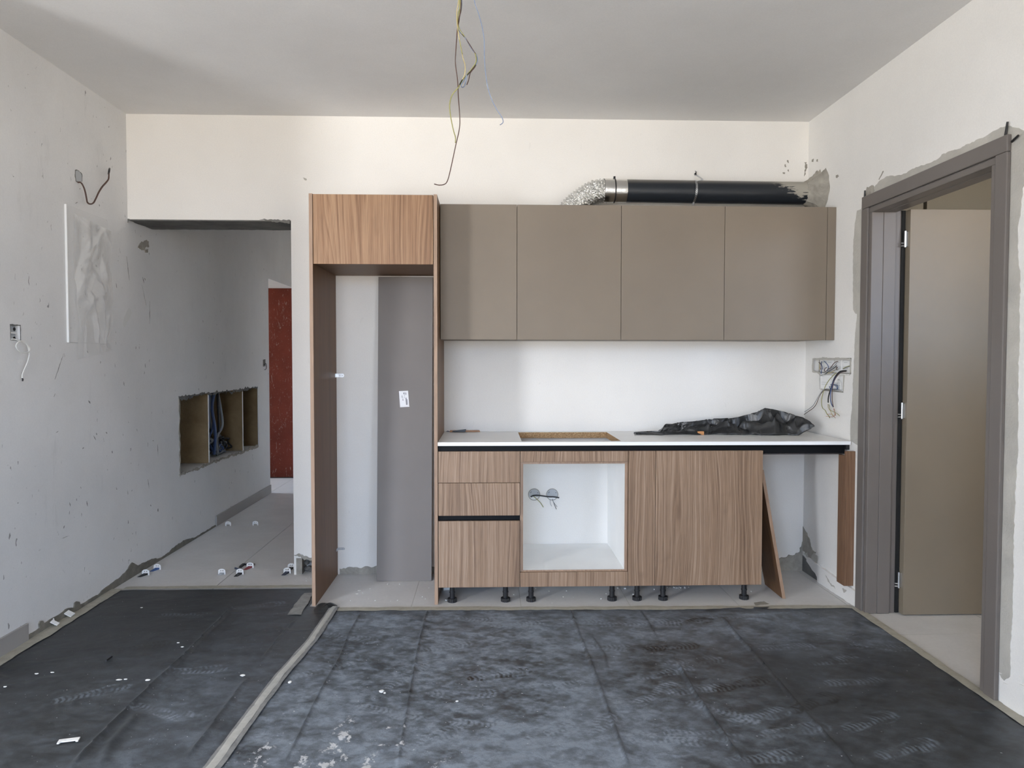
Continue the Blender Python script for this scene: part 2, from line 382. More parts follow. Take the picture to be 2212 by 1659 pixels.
# ================================================================== SETTING
def floor_mat():
    m = M('screed_and_grout', .9); y = m.n('SeparateXYZ', {0: m.co()}).outputs[1]
    m.col(m.ramp(m.math('MULTIPLY_ADD', y, .1, .5), (.511, (.40, .385, .36)), (.513, (.03, .03, .03)))); return m.m
floor = slab('floor', 'Z', -.001, -.16, (-7.4, 5.2), (-8.3, 5.2),
             [(-2.55, 4.05, -1.08, 3.72, .0095), (2.255, 4.05, -2.28, -1.08, .0095)], floor_mat())
tm = MB().box(.0015, .5985, .0015, 1.1985, -.0102, 0)
tile0 = tm.build('tile', TILE, floor, bevel=.0007, seg=1)
first = True
def put_tile(x, y):
    global first
    o = tile0 if first else tile0.copy()
    if not first: COL.objects.link(o); o.parent = floor
    first = False; o.location = (x, y, 0)
for i in range(11):
    x = -2.545 + .6*i
    if x > -2: put_tile(x, -1.08)
    if x < -.8:
        for y in (.12, 1.32, 2.52): put_tile(x, y) if (x > -2 or y > 2) else None
    if x > 2.2: put_tile(x, -2.28)
gm = MB()
for i in range(11):
    x = -.145+.6*i
    if x < 2.2: gm.box(x-.0035, x+.0035, -1.08, .0, -.006, -.0004)
gm.box(2.3, 4.0, -1.0835, -1.0765, -.006, -.0004); gm.build('grout', GROUT, floor)
ceiling = slab('ceiling', 'Z', ZC, ZC+.15, (-7.4, 5.2), (-8.3, 5.2), [], CEIL)
sk0 = lw(22, 702); sk1 = lw(44, 735)
nich = (.69, 2.43, .525, 1.085)
wall_left = slab('wall_left', 'X', XL, XL-.30, (-1.8, 3.812), (0, ZC),
                 [(*nich, .24), (2.80, 3.83, 0, 2.164), (sk0[0], sk1[0], sk1[1], sk0[1], .035)], PLASTER_L)
wall_back = slab('wall_back', 'Y', 0, .31, (XL, XR+.145), (0, ZC),
                 [(XL, -.943, 0, 2.209), (-.93, -.70, 0, .105, .12)], PLASTER_B)
jb = (-.577, -.105, 1.272, 1.362); jb2 = (-.494, -.198, 1.165, 1.272)
wd = WINDOWS
DY0, DY1, DZ = -1.705, -.775, 2.15
wall_right = slab('wall_right', 'X', XR, XR+.145, (YF, 0), (0, ZC),
                  [(DY0, DY1, 0, DZ), wd['e'][2:6], (*jb, .05), (*jb2, .035)], PLASTER)
wd = WINDOWS
wall_front = slab('wall_front', 'Y', YF, YF-.25, (-7.3, XR+.145), (0, ZC), [wd['a'][2:6], wd['b'][2:6]], PLASTER)
slab('wall_return', 'Y', -1.8, -1.65, (-7.3, XL-.30), (0, ZC), [], PLASTER)
slab('wall_far_left', 'X', -7.2, -7.4, (YF, -1.8), (0, ZC), [], PLASTER)
slab('wall_corridor_right', 'X', -.943, -.80, (.31, 3.812), (0, ZC), [], PLASTER)
wall_end = slab('wall_corridor_end', 'Y', 3.812, 4.0, (-4.75, -.80), (0, ZC), [], PLASTER)
slab('wall_side_room_near', 'Y', 2.5, 2.4, (-4.75, XL-.30), (0, ZC), [], PLASTER)
slab('wall_side_room_left', 'X', -4.0, -4.15, (2.5, 3.812), (0, ZC), [wd['c'][2:6]], PLASTER)
s0 = bw(1995, 420, .05)[0]; s1 = bw(2003, 420, .05)[0]
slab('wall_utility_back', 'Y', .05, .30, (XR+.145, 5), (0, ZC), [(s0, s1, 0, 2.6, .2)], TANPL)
slab('wall_utility_right', 'X', 4.0, 4.15, (-2.75, .05), (0, ZC), [], PLASTER)
slab('wall_utility_front', 'Y', -2.75, -2.9, (XR+.145, 5), (0, ZC), [wd['d'][2:6]], PLASTER)

def patch(name, wallfn, pts, mat, parent, h=.003, amp=.006, step=.014, seed=1):
    return MB().poly(jag(pts, amp, step, seed), h, f=wallfn).build(name, mat, parent)
# --- left wall: bare mortar along the floor, marks, cable niche
tope = [(56, 1375), (70, 1366), (83, 1357), (82, 1348), (85, 1341), (91, 1341), (94, 1347), (110, 1336), (130, 1325), (140, 1316), (158, 1313), (159, 1303), (164, 1299), (170, 1300), (172, 1308), (195, 1293), (215, 1281), (235, 1264), (255, 1250), (272, 1233), (278, 1223), (284, 1215), (290, 1218), (297, 1222), (310, 1215), (330, 1207), (350, 1203), (365, 1193), (372, 1184), (385, 1174), (400, 1166), (420, 1162), (440, 1152), (465, 1137)]
base = [(-1.03, 0, 0), (1.335, 0, 0)]+[(q[0], max(q[1], .012), .5) for q in [lw(*p_) for p_ in tope][::-1]]
patch('mortar_strip', onL(), base, MORTAR_D, wall_left, .006, .006, .016, 3)
patch('mortar_blob', onL(), [lw(297, 535), lw(310, 522), lw(320, 521), lw(321, 533), lw(306, 541)], MORTAR, wall_left, .004, .008, .012, 5)
patch('mortar_blob', onL(), [lw(312, 541), lw(319, 538), lw(319, 545), lw(313, 546)], MORTAR, wall_left, .003, .004, .01, 6)
scf = [(273, 553, 279, 606, .9), (308, 598, 311, 612, 1.2), (312, 600, 314, 606, 1.2), (191, 865, 195, 872, 2.5), (267, 824, 268, 834, 1.1), (187, 1082, 189, 1094, 1.5), (341, 1098, 341, 1106, 2), (202, 941, 207, 951, 1.2), (208, 935, 209, 940, 1.5), (229, 933, 231, 937, 1.6),
       (178, 970, 181, 966, 1.6), (118, 820, 137, 764, .7), (116, 858, 119, 850, .6), (323, 650, 323, 700, .8), (340, 960, 341, 985, .8), (319, 1035, 322, 1055, .8), (306, 615, 316, 660, .5), (121, 935, 126, 931, 1.), (150, 1085, 152, 1094, 1.4), (139, 1135, 137, 1142, 1.4), (38, 1088, 39, 1085, 1.5), (325, 1090, 326, 1094, 1.5), (330, 951, 331, 953, 2.), (131, 1164, 150, 1157, .5), (162, 440, 168, 436, 1.5), (214, 441, 215, 446, 1.2), (313, 785, 314, 795, .8), (188, 757, 190, 763, 1.5)]
for k, (a, b, c, d, wd_) in enumerate(scf):
    nx, ny = -(d-b), (c-a); L_n = math.hypot(nx, ny); nx, ny = nx/L_n*wd_*.6, ny/L_n*wd_*.6
    patch('scuff_mark', onL(), [lw(a, b), lw((a+c)/2+nx, (b+d)/2+ny), lw(c, d), lw((a+c)/2-nx, (b+d)/2-ny)], SCUFF, wall_left, .0012, .0015, .01, 20+k)
# niche lined with boards, split by two upright dividers
n0, n1, nz0, nz1 = nich
xb = XL-.235
MB().box(xb, xb+.006, n0, n1, nz0, nz1).build('niche_back_board', PLY, wall_left)
MB().box(xb+.006, XL-.002, n1-.008, n1, nz0, nz1).build('niche_end_board', PLY, wall_left)
for y in (1.237, 2.025):
    d = MB().box(xb+.006, XL-.006, y-.006, y+.006, nz0+.004, nz1).build('niche_divider', PLY, wall_left)
    MB().box(XL-.006, XL-.003, y-.0065, y+.0065, nz0+.004, nz1).build('divider_edge', WHITEPL, d)
patch('broken_sill', onL(), [(n0-.02, nz0-.004), (n1, nz0-.012), (n1, nz0+.004), (n0-.01, nz0+.01)], MORTAR, wall_left, .004, .008, .02, 8)
patch('broken_plaster_edge', onL(), [(n0-.01, nz1+.004), (n1, nz1+.004), (n1, nz1-.010), (1.7, nz1-.018), (1.25, nz1-.012), (n0, nz1-.02)], CONCRETE, wall_left, .0035, .012, .02, 9)
patch('plaster_edge_bead', onL(), [(n1-.004, nz0), (n1+.014, nz0), (n1+.014, nz1+.01), (n1-.004, nz1+.01)], STEEL, wall_left, .004, .001, .03, 10)
patch('broken_plaster_side', onL(), [(n0-.012, nz0-.02), (n0+.008, nz0), (n0+.004, nz1), (n0-.010, nz1)], MORTAR, wall_left, .003, .006, .02, 11)
# lintel soffit of dark concrete and the paler plaster return beside it
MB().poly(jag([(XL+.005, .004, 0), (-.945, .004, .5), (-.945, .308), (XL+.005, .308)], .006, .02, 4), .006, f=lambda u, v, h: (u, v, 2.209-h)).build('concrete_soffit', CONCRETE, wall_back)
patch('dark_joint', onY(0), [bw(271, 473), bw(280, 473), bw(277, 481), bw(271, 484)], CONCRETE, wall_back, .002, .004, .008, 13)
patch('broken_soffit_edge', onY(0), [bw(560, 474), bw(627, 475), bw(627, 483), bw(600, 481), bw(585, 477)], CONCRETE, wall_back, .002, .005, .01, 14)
# broken foot of the opening's jamb with rubble inside
patch('broken_plaster_edge', onY(0), [(-.942, .125), (-.90, .115), (-.88, .092), (-.80, .088), (-.70, .10), (-.70, .112), (-.83, .108), (-.90, .128)], MORTAR, wall_back, .006, .006, .01, 15)
MB().box(-.943, -.895, .004, .12, 0, .12).build('jamb_mortar', MORTAR, wall_back)
r = random.Random(5)
def stone(c, s, seed):
    bm = bmesh.new(); bmesh.ops.create_icosphere(bm, subdivisions=2, radius=1); rr = random.Random(seed)
    for v in bm.verts:
        v.co *= rr.uniform(.78, 1.12); v.co = Vector((v.co.x*s[0], v.co.y*s[1], v.co.z*s[2])) + Vector(c)
    b = MB().add([tuple(v.co) for v in bm.verts], [tuple(v.index for v in f.verts) for f in bm.faces]); bm.free(); return b
for k, (x, z, sx_, sz) in enumerate([(-.865, .022, .028, .02), (-.815, .025, .03, .024), (-.755, .026, .034, .026), (-.83, .068, .026, .018), (-.775, .072, .03, .02), (-.725, .07, .022, .024), (-.875, .062, .018, .014)]):
    stone((x, .055, z), (sx_, .03, sz), 40+k).build('broken_stone', MORTAR if k % 3 else CONCRETE, wall_back)
# --- back wall: unpainted strip along the floor, mortar marks by the corner
patch('mortar_strip', onY(0), [(-.66, 0, 0), (-.02, 0, 0), (-.02, .042), (-.30, .052), (-.45, .044), (-.66, .036)], MORTAR, wall_back, .003, .006, .012, 16)
patch('mortar_strip', onY(0), [(1.82, 0, 0), (XR-.002, 0, 0), (XR-.002, .19), (2.27, .12), (2.18, .085), (2.1, .07), (1.82, .075)], MORTAR, wall_back, .005, .01, .012, 17)
for k, pts in enumerate([[(1739, 352), (1744, 356), (1743, 364), (1738, 380), (1737, 381), (1740, 365)], [(1737, 351), (1742, 350), (1741, 355)], [(1700, 346), (1703, 346), (1704, 352), (1702, 352)],
                         [(1690, 373), (1696, 373), (1695, 376)], [(1701, 367), (1704, 366), (1704, 371)], [(1695, 355), (1697, 355), (1698, 361), (1696, 361)], [(654, 384), (662, 386), (663, 389), (657, 388)]]):
    patch('mortar_splash', onY(0), [bw(*p) for p in pts], MORTAR if k < 6 else FILLER, wall_back, .0015, .003, .006, 50+k)
# --- right wall
cpx = [(1838, 952), (1837.8, 918), (1841.7, 867), (1845.6, 776), (1848, 725), (1852, 678), (1847, 675), (1844, 669), (1843, 628), (1844, 537), (1847, 488), (1852, 455), (1861, 452), (1866, 425), (1873, 418), (1901, 390), (1914, 382), (1950, 377), (1976, 364), (2002, 354), (2023, 346), (2036, 333), (2080, 317), (2118, 299), (2131, 294), (2157, 279), (2178, 272), (2196, 276), (2216, 286), (2212, 400), (2206, 450), (2199, 490), (2199, 530), (2205, 600), (2203, 700), (2201, 800), (2200, 900), (2198, 1000), (2193, 1100), (2190, 1250), (2185, 1380), (2182, 1462), (2170, 1470), (2160, 1455)]
cas = [(*rw(*q), .6) for q in cpx] + [(-1.80, .12, 0), (-1.74, .12, 0), (-1.74, 2.19, 0), (-.735, 2.19, 0), (-.735, .87, 0)]
patch('filler_surround', onR(), cas, FILLER, wall_right, .0025, .005, .012, 18)
patch('white_dab', onR(), [(-1.80, .09), (-1.93, .14), (-1.94, .03), (-1.84, .0), (-1.79, .02)], PLASTER, wall_right, .004, .008, .02, 19)
patch('mortar_smear', onR(), [rw(1870, 428), rw(1874, 404), rw(1884, 400), rw(1890, 412), rw(1884, 423)], MORTAR, wall_right, .004, .006, .01, 21)
patch('mortar_patch', onR(), [(-.002, .13, 0), (-.002, .285, .3), (-.05, .26), (-.10, .225), (-.13, .18), (-.19, .17), (-.16, .12), (-.12, .06), (-.06, .115)], MORTAR, wall_right, .003, .008, .012, 22)
patch('mortar_patch', onR(), [(-.002, .0, 0), (-.002, .10, .3), (-.06, .085), (-.15, .055), (-.20, .05), (-.21, 0, 0)], CONCRETE, wall_right, .004, .006, .012, 23)
patch('filler_patch', onR(), [(-.02, .115), (-.07, .135), (-.10, .07), (-.135, .13), (-.17, .16), (-.22, .15), (-.22, .085), (-.14, .075)], FILLER, wall_right, .0055, .006, .012, 24)
for k, pts in enumerate([[(1754, 345), (1758, 343), (1757, 350), (1754, 350)], [(1764, 345), (1767, 344), (1767, 349), (1764, 349)], [(1806, 379), (1810, 377), (1812, 381), (1808, 385), (1806, 384)], [(1898, 388), (1908, 369), (1909, 370), (1900, 388)]]):
    patch('mortar_splash', onR(), [rw(*p) for p in pts], MORTAR, wall_right, .0015, .002, .006, 70+k)
# white broken skirting on the right wall beside the corner
tp = [( -.695, 0.), (-.695, .088), (-.5, .093), (-.3, .10), (-.13, .112), (-.085, .108), (-.09, .085), (-.15, .062), (-.21, .045), (-.235, .028), (-.24, 0)]
t1 = MB().poly(jag(tp, .003, .02, 6), .016, f=onR()).build('trim_1', PLASTER); prop(t1, kind='structure')
patch('chipped_spot', onR(XR-.016), [(-.345, .076), (-.40, .05), (-.45, .045), (-.47, .03), (-.43, .033), (-.38, .045)], FILLER, t1, .001, .003, .008, 30)
patch('chipped_spot', onR(XR-.016), [(-.55, .06), (-.60, .062), (-.57, .04)], FILLER, t1, .001, .003, .008, 31)
bs = MB().box(XL, XL+.012, -1.8, -1.036, 0, .088).build('baseboard_left', SKIRT, bevel=.002); prop(bs, kind='structure')
bs2 = MB().box(XL, XL+.012, 1.338, 2.795, 0, .085).build('baseboard_corridor', SKIRT, bevel=.002); prop(bs2, kind='structure')

# --- doorway in the right wall with its leaf folded back into the next room
door = thing('door_1', (XR, (DY0+DY1)/2, 0), None, None); prop(door, kind='structure')
CX = XR-.021
oL, oR, oT = -.697, -1.778, 2.219
cw = .066
def casing(y0, y1, z0, z1, nm): MB().box(CX, XR-.003, y0, y1, z0, z1).build(nm, DOORGREY, door, bevel=.004)
casing(oL-cw, oL, .001, oT-cw, 'casing'); casing(oR, oR+cw, .001, oT-cw, 'casing'); casing(oR, oL, oT-cw+.0004, oT, 'casing')
iL, iR, iT = oL-cw, oR+cw, oT-cw
sw = .030
for y0, y1, z0, z1 in ((iL-sw, iL-.003, .001, iT-sw), (iR+.003, iR+sw, .001, iT-sw), (iR+.003, iL-.003, iT-sw, iT-.003)):
    MB().box(CX+.008, XR+.05, y0, y1, z0, z1).build('casing_step', DOORGREY, door, bevel=.003)
jL, jR, jT = iL-sw, iR+sw, iT-sw
def lining(y0, y1, z0, z1): MB().box(XR+.05, XR+.115, y0, y1, z0, z1).build('jamb_lining', DOORGREY, door, bevel=.002)
lining(jL-.002, jL+.028, .001, jT+.03); lining(jR-.028, jR+.002, .001, jT+.03); lining(jR+.002, jL-.002, jT-.002, jT+.03)
MB().box(XR+.117, XR+.15, jL+.010, jL+.034, .001, jT+.03).build('door_stop', DOORGREY, door, bevel=.001)
MB().box(XR+.117, XR+.15, jR+.002, jL+.010, jT+.010, jT+.034).build('door_stop', DOORGREY, door, bevel=.001)
MB().box(XR+.117, XR+.15, jR-.034, jR-.010, .001, jT+.03).build('door_stop', DOORGREY, door, bevel=.001)
lx = 2.462
leaf = MB().box(lx, lx+.84, -.829, -.787, .006, 2.131).build('door_leaf', LEAF_LIT, door, bevel=.0015)
MB().box(lx-.022, lx-.004, -.792, -.780, .006, 2.131).build('dark_gap_strip', DARK, door)  # dark strip standing in for the shade in the hinge gap
for v in (517, 887, 1252):
    z = at(1948, v, 'Y', -.80).z
    h = MB(); h.cyl((lx-.012, -.806, z-.042), (lx-.012, -.806, z+.042), .0065, n=14); h.box(lx-.012, lx, -.809, -.803, z-.038, z+.038)
    h.cyl((lx-.03, -.80, z-.034), (lx-.012, -.806, z-.034), .004, n=8); h.cyl((lx-.03, -.80, z-.020), (lx-.012, -.806, z-.020), .004, n=8)
    h.build('hinge', STEEL, leaf, True)
for (y, z, a, l) in ((-1.755, 2.225, 1.35, .045), (-1.79, 2.19, .25, .035), (-.712, 2.222, 1.5, .03)):
    d = Vector((0, -math.cos(a)*1., math.sin(a)))*l
    MB().cyl((XR-.012, y, z-.005), (XR-.012, y+d.y, z+d.z), .005, .004, 8).build('wedge', BLACKPL, door)
# --- red brown steel door at the end of the corridor
d2 = thing('door_2', (-2.1, 3.80, 0), None, None); prop(d2, kind='structure')
MB().box(-2.62, -1.66, 3.785, 3.812, .0, 2.170).build('door_panel', RED, d2, bevel=.002)
MB().box(-2.70, -2.622, 3.775, 3.812, 0, 2.2).build('door_frame', RED, d2); MB().box(-1.658, -1.58, 3.775, 3.812, 0, 2.2).build('door_frame', RED, d2)

# ================================================================== TALL FRIDGE SURROUND
FR = -.584
def panel(name, x0, x1, y0, y1, z0, z1, mat, par, bev=.0012): return MB().box(x0, x1, y0, y1, z0, z1).build(name, mat, par, bevel=bev)
pl0, pl1, pr0, pr1, TZ = -.6889, -.670, -.0200, -.0015, 2.2423
fz = at(800, 570.5, 'Y', FR).z
fs = thing('fridge_surround', ((pl0+pr1)/2, -.29, 0), 'tall walnut-look surround with an empty fridge niche, beside the corridor opening', 'cabinet')
for a, b in ((pl0, pl1), (pr0, pr1)):
    p = panel('side_panel', a, b, FR+.0012, -.004, .001, TZ, WOOD_SHADED, fs, .0006)
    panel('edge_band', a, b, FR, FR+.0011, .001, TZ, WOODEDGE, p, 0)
panel('top_flap', pl1+.003, pr0-.003, FR+.001, FR+.019, fz, TZ-.003, WOOD_TOP, fs)
bz = 1.876
panel('box_bottom', pl1+.0005, pr0-.0005, FR+.021, -.004, fz+.004, fz+.022, WOOD_SHADED, fs)
panel('box_top', pl1+.0005, pr0-.0005, FR+.021, -.004, TZ-.022, TZ-.004, WOOD_SHADED, fs)
panel('box_back', pl1+.0005, pr0-.0005, -.012, -.004, fz+.023, TZ-.023, WHITE, fs)
for (u0, v0, u1, v1) in ((726, 807, 743, 815), (730, 1183, 745, 1188)):
    a = at(u0, (v0+v1)/2, 'Y', -.006); b = at(u1, (v0+v1)/2, 'Y', -.006); h = abs(at(u0, v0, 'Y', -.006).z-at(u0, v1, 'Y', -.006).z)/2
    m_ = MB(); hole = lambda x: [(x+.0035*math.cos(t), a.z+.0035*math.sin(t)) for t in [2*PI*i/10 for i in range(10)]]
    x0 = pl1+.0005; x1 = b.x
    m_.poly([(x0, a.z-h), (x1-.006, a.z-h), (x1, a.z-h*.4), (x1, a.z+h*.4), (x1-.006, a.z+h), (x0, a.z+h)], .002, holes=[hole(x0+(x1-x0)*.45), hole(x0+(x1-x0)*.8)], f=onY(-.004))
    m_.box(x0, x0+.002, -.045, -.004, a.z-h, a.z+h); m_.build('wall_bracket', STEEL, fs)
# grey panel stood in the niche, leaning on the wall
yb, yt, gz = -.153, -.040, fz-.006
gx0, gx1 = -.405, -.071
gp = thing('spare_panel', ((gx0+gx1)/2, yb, 0), 'tall matte grey-taupe panel leaning upright in the empty fridge niche', 'panel')
g = MB(); th = .018
g.add([(x+(0.004 if z else 0), (yt if z else yb)+d, z if z else .001) for z in (0, gz) for d in (0, th) for x in (gx0, gx1)], [(0, 2, 3, 1), (4, 5, 7, 6), (0, 1, 5, 4), (2, 6, 7, 3), (0, 4, 6, 2), (1, 3, 7, 5)])
g.build('board', TAUPE2, gp, bevel=.001)
def ongp(u, v, h): return (u, yb+(yt-yb)*v/gz-h, v)
_c = at(872, 861, 'Y', -.105); cx, cz = _c.x, _c.z
A = math.radians(4.5)
def rotp(x, z): return (cx+x*math.cos(A)-z*math.sin(A)*-1, cz-x*math.sin(A)*-1+z*math.cos(A)) if 0 else (cx+x*math.cos(A)+z*math.sin(-A), cz+x*math.sin(A)*.6+z*math.cos(A))
def rect(x0, x1, z0, z1): return [rotp(x0, z0), rotp(x1, z0), rotp(x1, z1), rotp(x0, z1)]
st = MB().poly(rect(-.028, .028, -.048, .046), .0006, f=ongp).build('sticker', PAPER, gp); prop(st, label='white paper sticker')
ik = MB()
for x0, x1, z0, z1 in ((.011, .0145, .022, .036), (.010, .0145, -.04, .004), (.016, .019, -.04, -.006), (.004, .0055, .012, .038), (-.001, .003, .026, .036), (-.014, -.0125, .004, .018), (-.010, -.0085, .002, .018), (-.009, -.006, -.014, -.002), (.001, .0025, .002, .009)):
    ik.poly(rect(x0, x1, z0, z1), .0004, f=lambda u, v, h: ongp(u, v, h+.0007))
ik.build('sticker_print', INK, gp)
MB().poly(rect(-.028, .029, -.053, -.0485), .0012, f=ongp).build('sticker_edge', PAPER, gp)

# ================================================================== BASE CABINETS
zb, zt = .0956, .8474
ft = .018
def legs(t, us):
    for u in us:
        c = at(u, 1291, 'Y', -.535); x = c.x; y = -.535
        l = MB(); l.cyl((x, y, .02), (x, y, zb-.0005), .0145, n=20); l.cyl((x, y, .052), (x, y, .058), .0165, n=20)
        lg = l.build('leg', BLACKPL, t, True)
        f_ = MB(); n = 28
        for i in range(14):
            a0 = 2*PI*i/14
            f_.cyl((x+.0225*math.cos(a0), y+.0225*math.sin(a0), .0012), (x+.0225*math.cos(a0), y+.0225*math.sin(a0), .021), .0042, n=8)
        f_.cyl((x, y, .0012), (x, y, .022), .0245, n=24); f_.build('leg_foot', BLACKPL, lg, True)
def carcass(t, x0, x1, mat=None, back=True, nm='carcass'):
    m_ = MB(); w_ = .016; yf = -.547
    m_.box(x0+.001, x0+w_, yf, -.02, zb, zt+.012); m_.box(x1-w_, x1-.001, yf, -.02, zb, zt+.012); m_.box(x0+w_, x1-w_, yf, -.02, zb, zb+w_)
    if back: m_.box(x0+w_, x1-w_, -.03, -.02, zb+w_, zt)
    m_.box(x0+w_, x1-w_, yf, yf+.09, zt-.004, zt+.012)
    return m_.build(nm, mat or WOOD_SHADED, t)  # dark wood instead of white, imitating deep shade in the gaps between fronts
G = .0012
zz = [zt, at(1000, 1043.5, 'Y', FR).z, at(1000, 1114.2, 'Y', FR).z, at(1000, 1125.8, 'Y', FR).z, zb]
dr = thing('drawer_unit', (.225, -.3, 0), 'walnut-look base unit with three drawer fronts and a black grip strip', 'cabinet')
carcass(dr, .001, .449)
panel('drawer_front', .001+G, .45-G, FR, FR+ft, zz[1]+G, zz[0], WOOD, dr); panel('drawer_front', .001+G, .45-G, FR, FR+ft, zz[2], zz[1]-G, WOOD, dr)
panel('drawer_front', .001+G, .45-G, FR, FR+ft, zz[4], zz[3], WOOD, dr)
gr = MB().box(.003, .448, FR+.024, FR+.03, zz[3]-.004, zz[2]+.004); gr.box(.003, .448, FR+.012, FR+.024, zz[2]-.0025, zz[2]-.0005); gr.box(.003, .448, FR+.012, FR+.024, zz[3]+.0005, zz[3]+.0025)
gr.build('grip_channel', BLACKAL, dr)
legs(dr, (977, 1092))
ov = thing('oven_housing', (.75, -.3, 0), 'open walnut-look oven housing, empty, white inside, with two cable sockets behind it', 'cabinet')
z1, z2 = at(1240, 997.4, 'Y', FR).z, at(1240, 1236, 'Y', FR).z
panel('top_rail', .45+G, 1.05-G, FR, FR+ft, z1, zt, WOOD, ov); panel('bottom_rail', .45+G, 1.05-G, FR, FR+ft, zb, z2, WOOD, ov)
yf = FR+ft+.001
zs1, zs0 = at(1240, 1001.8, 'Y', yf).z, at(1240, 1230.6, 'Y', yf).z
for nm, a, b, z0, z1_ in (('side_board', .451, .468, zb, .8225), ('side_board', 1.032, 1.049, zb, .8225), ('upper_shelf', .468, 1.032, zs1, zs1+.017), ('lower_shelf', .468, 1.032, zs0-.017, zs0)):
    p = panel(nm, a, b, yf+.0012, -.002, z0, z1_, WHITE, ov, 0)
    panel('edge_band', a, b, yf, yf+.0011, z0, min(z1_, zt-.03), WOODEDGE, p, 0)
legs(ov, (1147, 1322))
nu = thing('narrow_unit', (1.125, -.3, 0), 'very narrow walnut-look base unit between the oven housing and the wide door', 'cabinet')
carcass(nu, 1.051, 1.199); panel('door', 1.05+G, 1.20-G, FR, FR+ft, zb, zt, WOOD, nu); legs(nu, (1376,))
su = thing('sink_unit', (1.5, -.3, 0), 'wide single-door walnut-look base unit at the end of the run', 'cabinet')
carcass(su, 1.201, 1.799); panel('door', 1.20+G, 1.80-G*.5, FR, FR+ft, zb, zt, WOOD, su); legs(su, (1432, 1607))
# leaning board behind the wide unit's end
b0 = fl(1697, 1293.5); zt_ = at(1652, 1015, 'Y', b0[1]).z
lb = thing('offcut_board', (b0[0], b0[1]+.12, 0), 'dark walnut-look board leaning sideways against the end of the wide base unit', 'board')
xt = 1.802; xb_ = b0[0]; th = .018
g = MB(); Yn, Yf = b0[1], b0[1]+.26
dx = (xt-xb_)
g.add([(x+o_, y, z) for (x, z) in ((xb_-th, .001), (xt+.001, zt_)) for y in (Yn, Yf) for o_ in (0, th)], [(0, 2, 3, 1), (4, 5, 7, 6), (0, 1, 5, 4), (2, 6, 7, 3), (0, 4, 6, 2), (1, 3, 7, 5)])
g.build('board', WOOD_SHADED, lb, bevel=.0008)
e = MB(); e.add([(x+o_, y, z) for (x, z) in ((xb_-th, .001), (xt+.001, zt_)) for y in (Yn-.0012, Yn-.0002) for o_ in (0, th)], [(0, 2, 3, 1), (4, 5, 7, 6), (0, 1, 5, 4), (2, 6, 7, 3), (0, 4, 6, 2), (1, 3, 7, 5)])
e.build('edge_band', WOODEDGE, lb)
# filler post at the right wall
pz0 = at(1830, 1266, 'Y', FR).z
fp = thing('end_filler', (2.26, FR, pz0), 'short reddish walnut filler post fixed to the right wall, under the worktop end', 'panel')
py = at(1848.2, 975, 'X', XR-.0006).y; fx0 = at(1825.7, 1100, 'Y', py).x; pz1 = at(1836, 975, 'Y', py).z; pz0 = at(1830, 1266, 'Y', py).z
panel('front_strip', fx0, XR-.0006, py, py+.018, pz0, pz1, REDWOOD, fp); panel('return_strip', fx0+.0003, fx0+.018, py+.0185, py+.085, pz0, .8225, REDWOOD, fp)
# continuous black profile under the worktop
ph = thing('handle_profile', (1.14, -.556, .825), 'long black aluminium grip profile running under the white worktop', 'profile')
m_ = MB(); x0, x1 = .0005, 2.272
m_.box(x0, x1, -.5595, -.5525, .828, .879); m_.box(x0, x1, -.572, -.5595, .8765, .8785)
m_.build('web', BLACKAL, ph); MB().box(1.802, x1, -.5720, -.5600, .8245, .8275).build('lower_lip', BLACKAL, ph, bevel=.0006)
MB().box(x1-.001, XR-.001, -.575, -.553, .8495, .879).build('end_block', BLACKPL, ph)

# ================================================================== WORKTOP
WT = .8995
c0 = at(1118.5, 932.5, 'Z', WT); c1 = at(1310, 933, 'Z', WT); cyb = min(c0.y, c1.y); cyf = -.553
wx1 = at(1837.7, 953.5, 'Y', -.599).x
wt_ = thing('worktop', (1.14, -.3, .862), 'white laminate worktop with a rectangular hob cut-out showing raw chipboard', 'worktop')
H = (c0.x, c1.x, cyf, cyb)
def ring(nm, z0, z1, mat, ins=0.):
    m_ = MB(); a, b, c, d = H[0]-ins, H[1]+ins, H[2]-ins, H[3]+ins
    for x0, x1, y0, y1 in ((.0005, a, -.5985, -.003), (b, min(wx1, XR-.001), -.5985, -.003), (a, b, -.5985, c), (a, b, d, -.003)):
        m_.box(x0, x1, y0, y1, z0, z1)
    return m_.build(nm, mat, wt_)
ring('laminate_top', WT-.0012, WT, WORKTOP)
def body():
    m_ = MB(); a, b, c, d = H
    for x0, x1, y0, y1 in ((.0005, a, -.552, -.003), (b, min(wx1, XR-.001), -.552, -.003), (a, b, d, -.003)):
        m_.box(x0, x1, y0, y1, .862, WT-.0013)
    return m_.build('chipboard_core', CHIP, wt_)
body()
MB().box(.0005, min(wx1, XR-.001), -.5985, -.5535, .8805, WT-.0013).build('front_nosing', CHIP, wt_)
MB().box(.0005, min(wx1, XR-.001), -.5998, -.5986, .8802, WT).build('front_edge', EDGE, wt_)

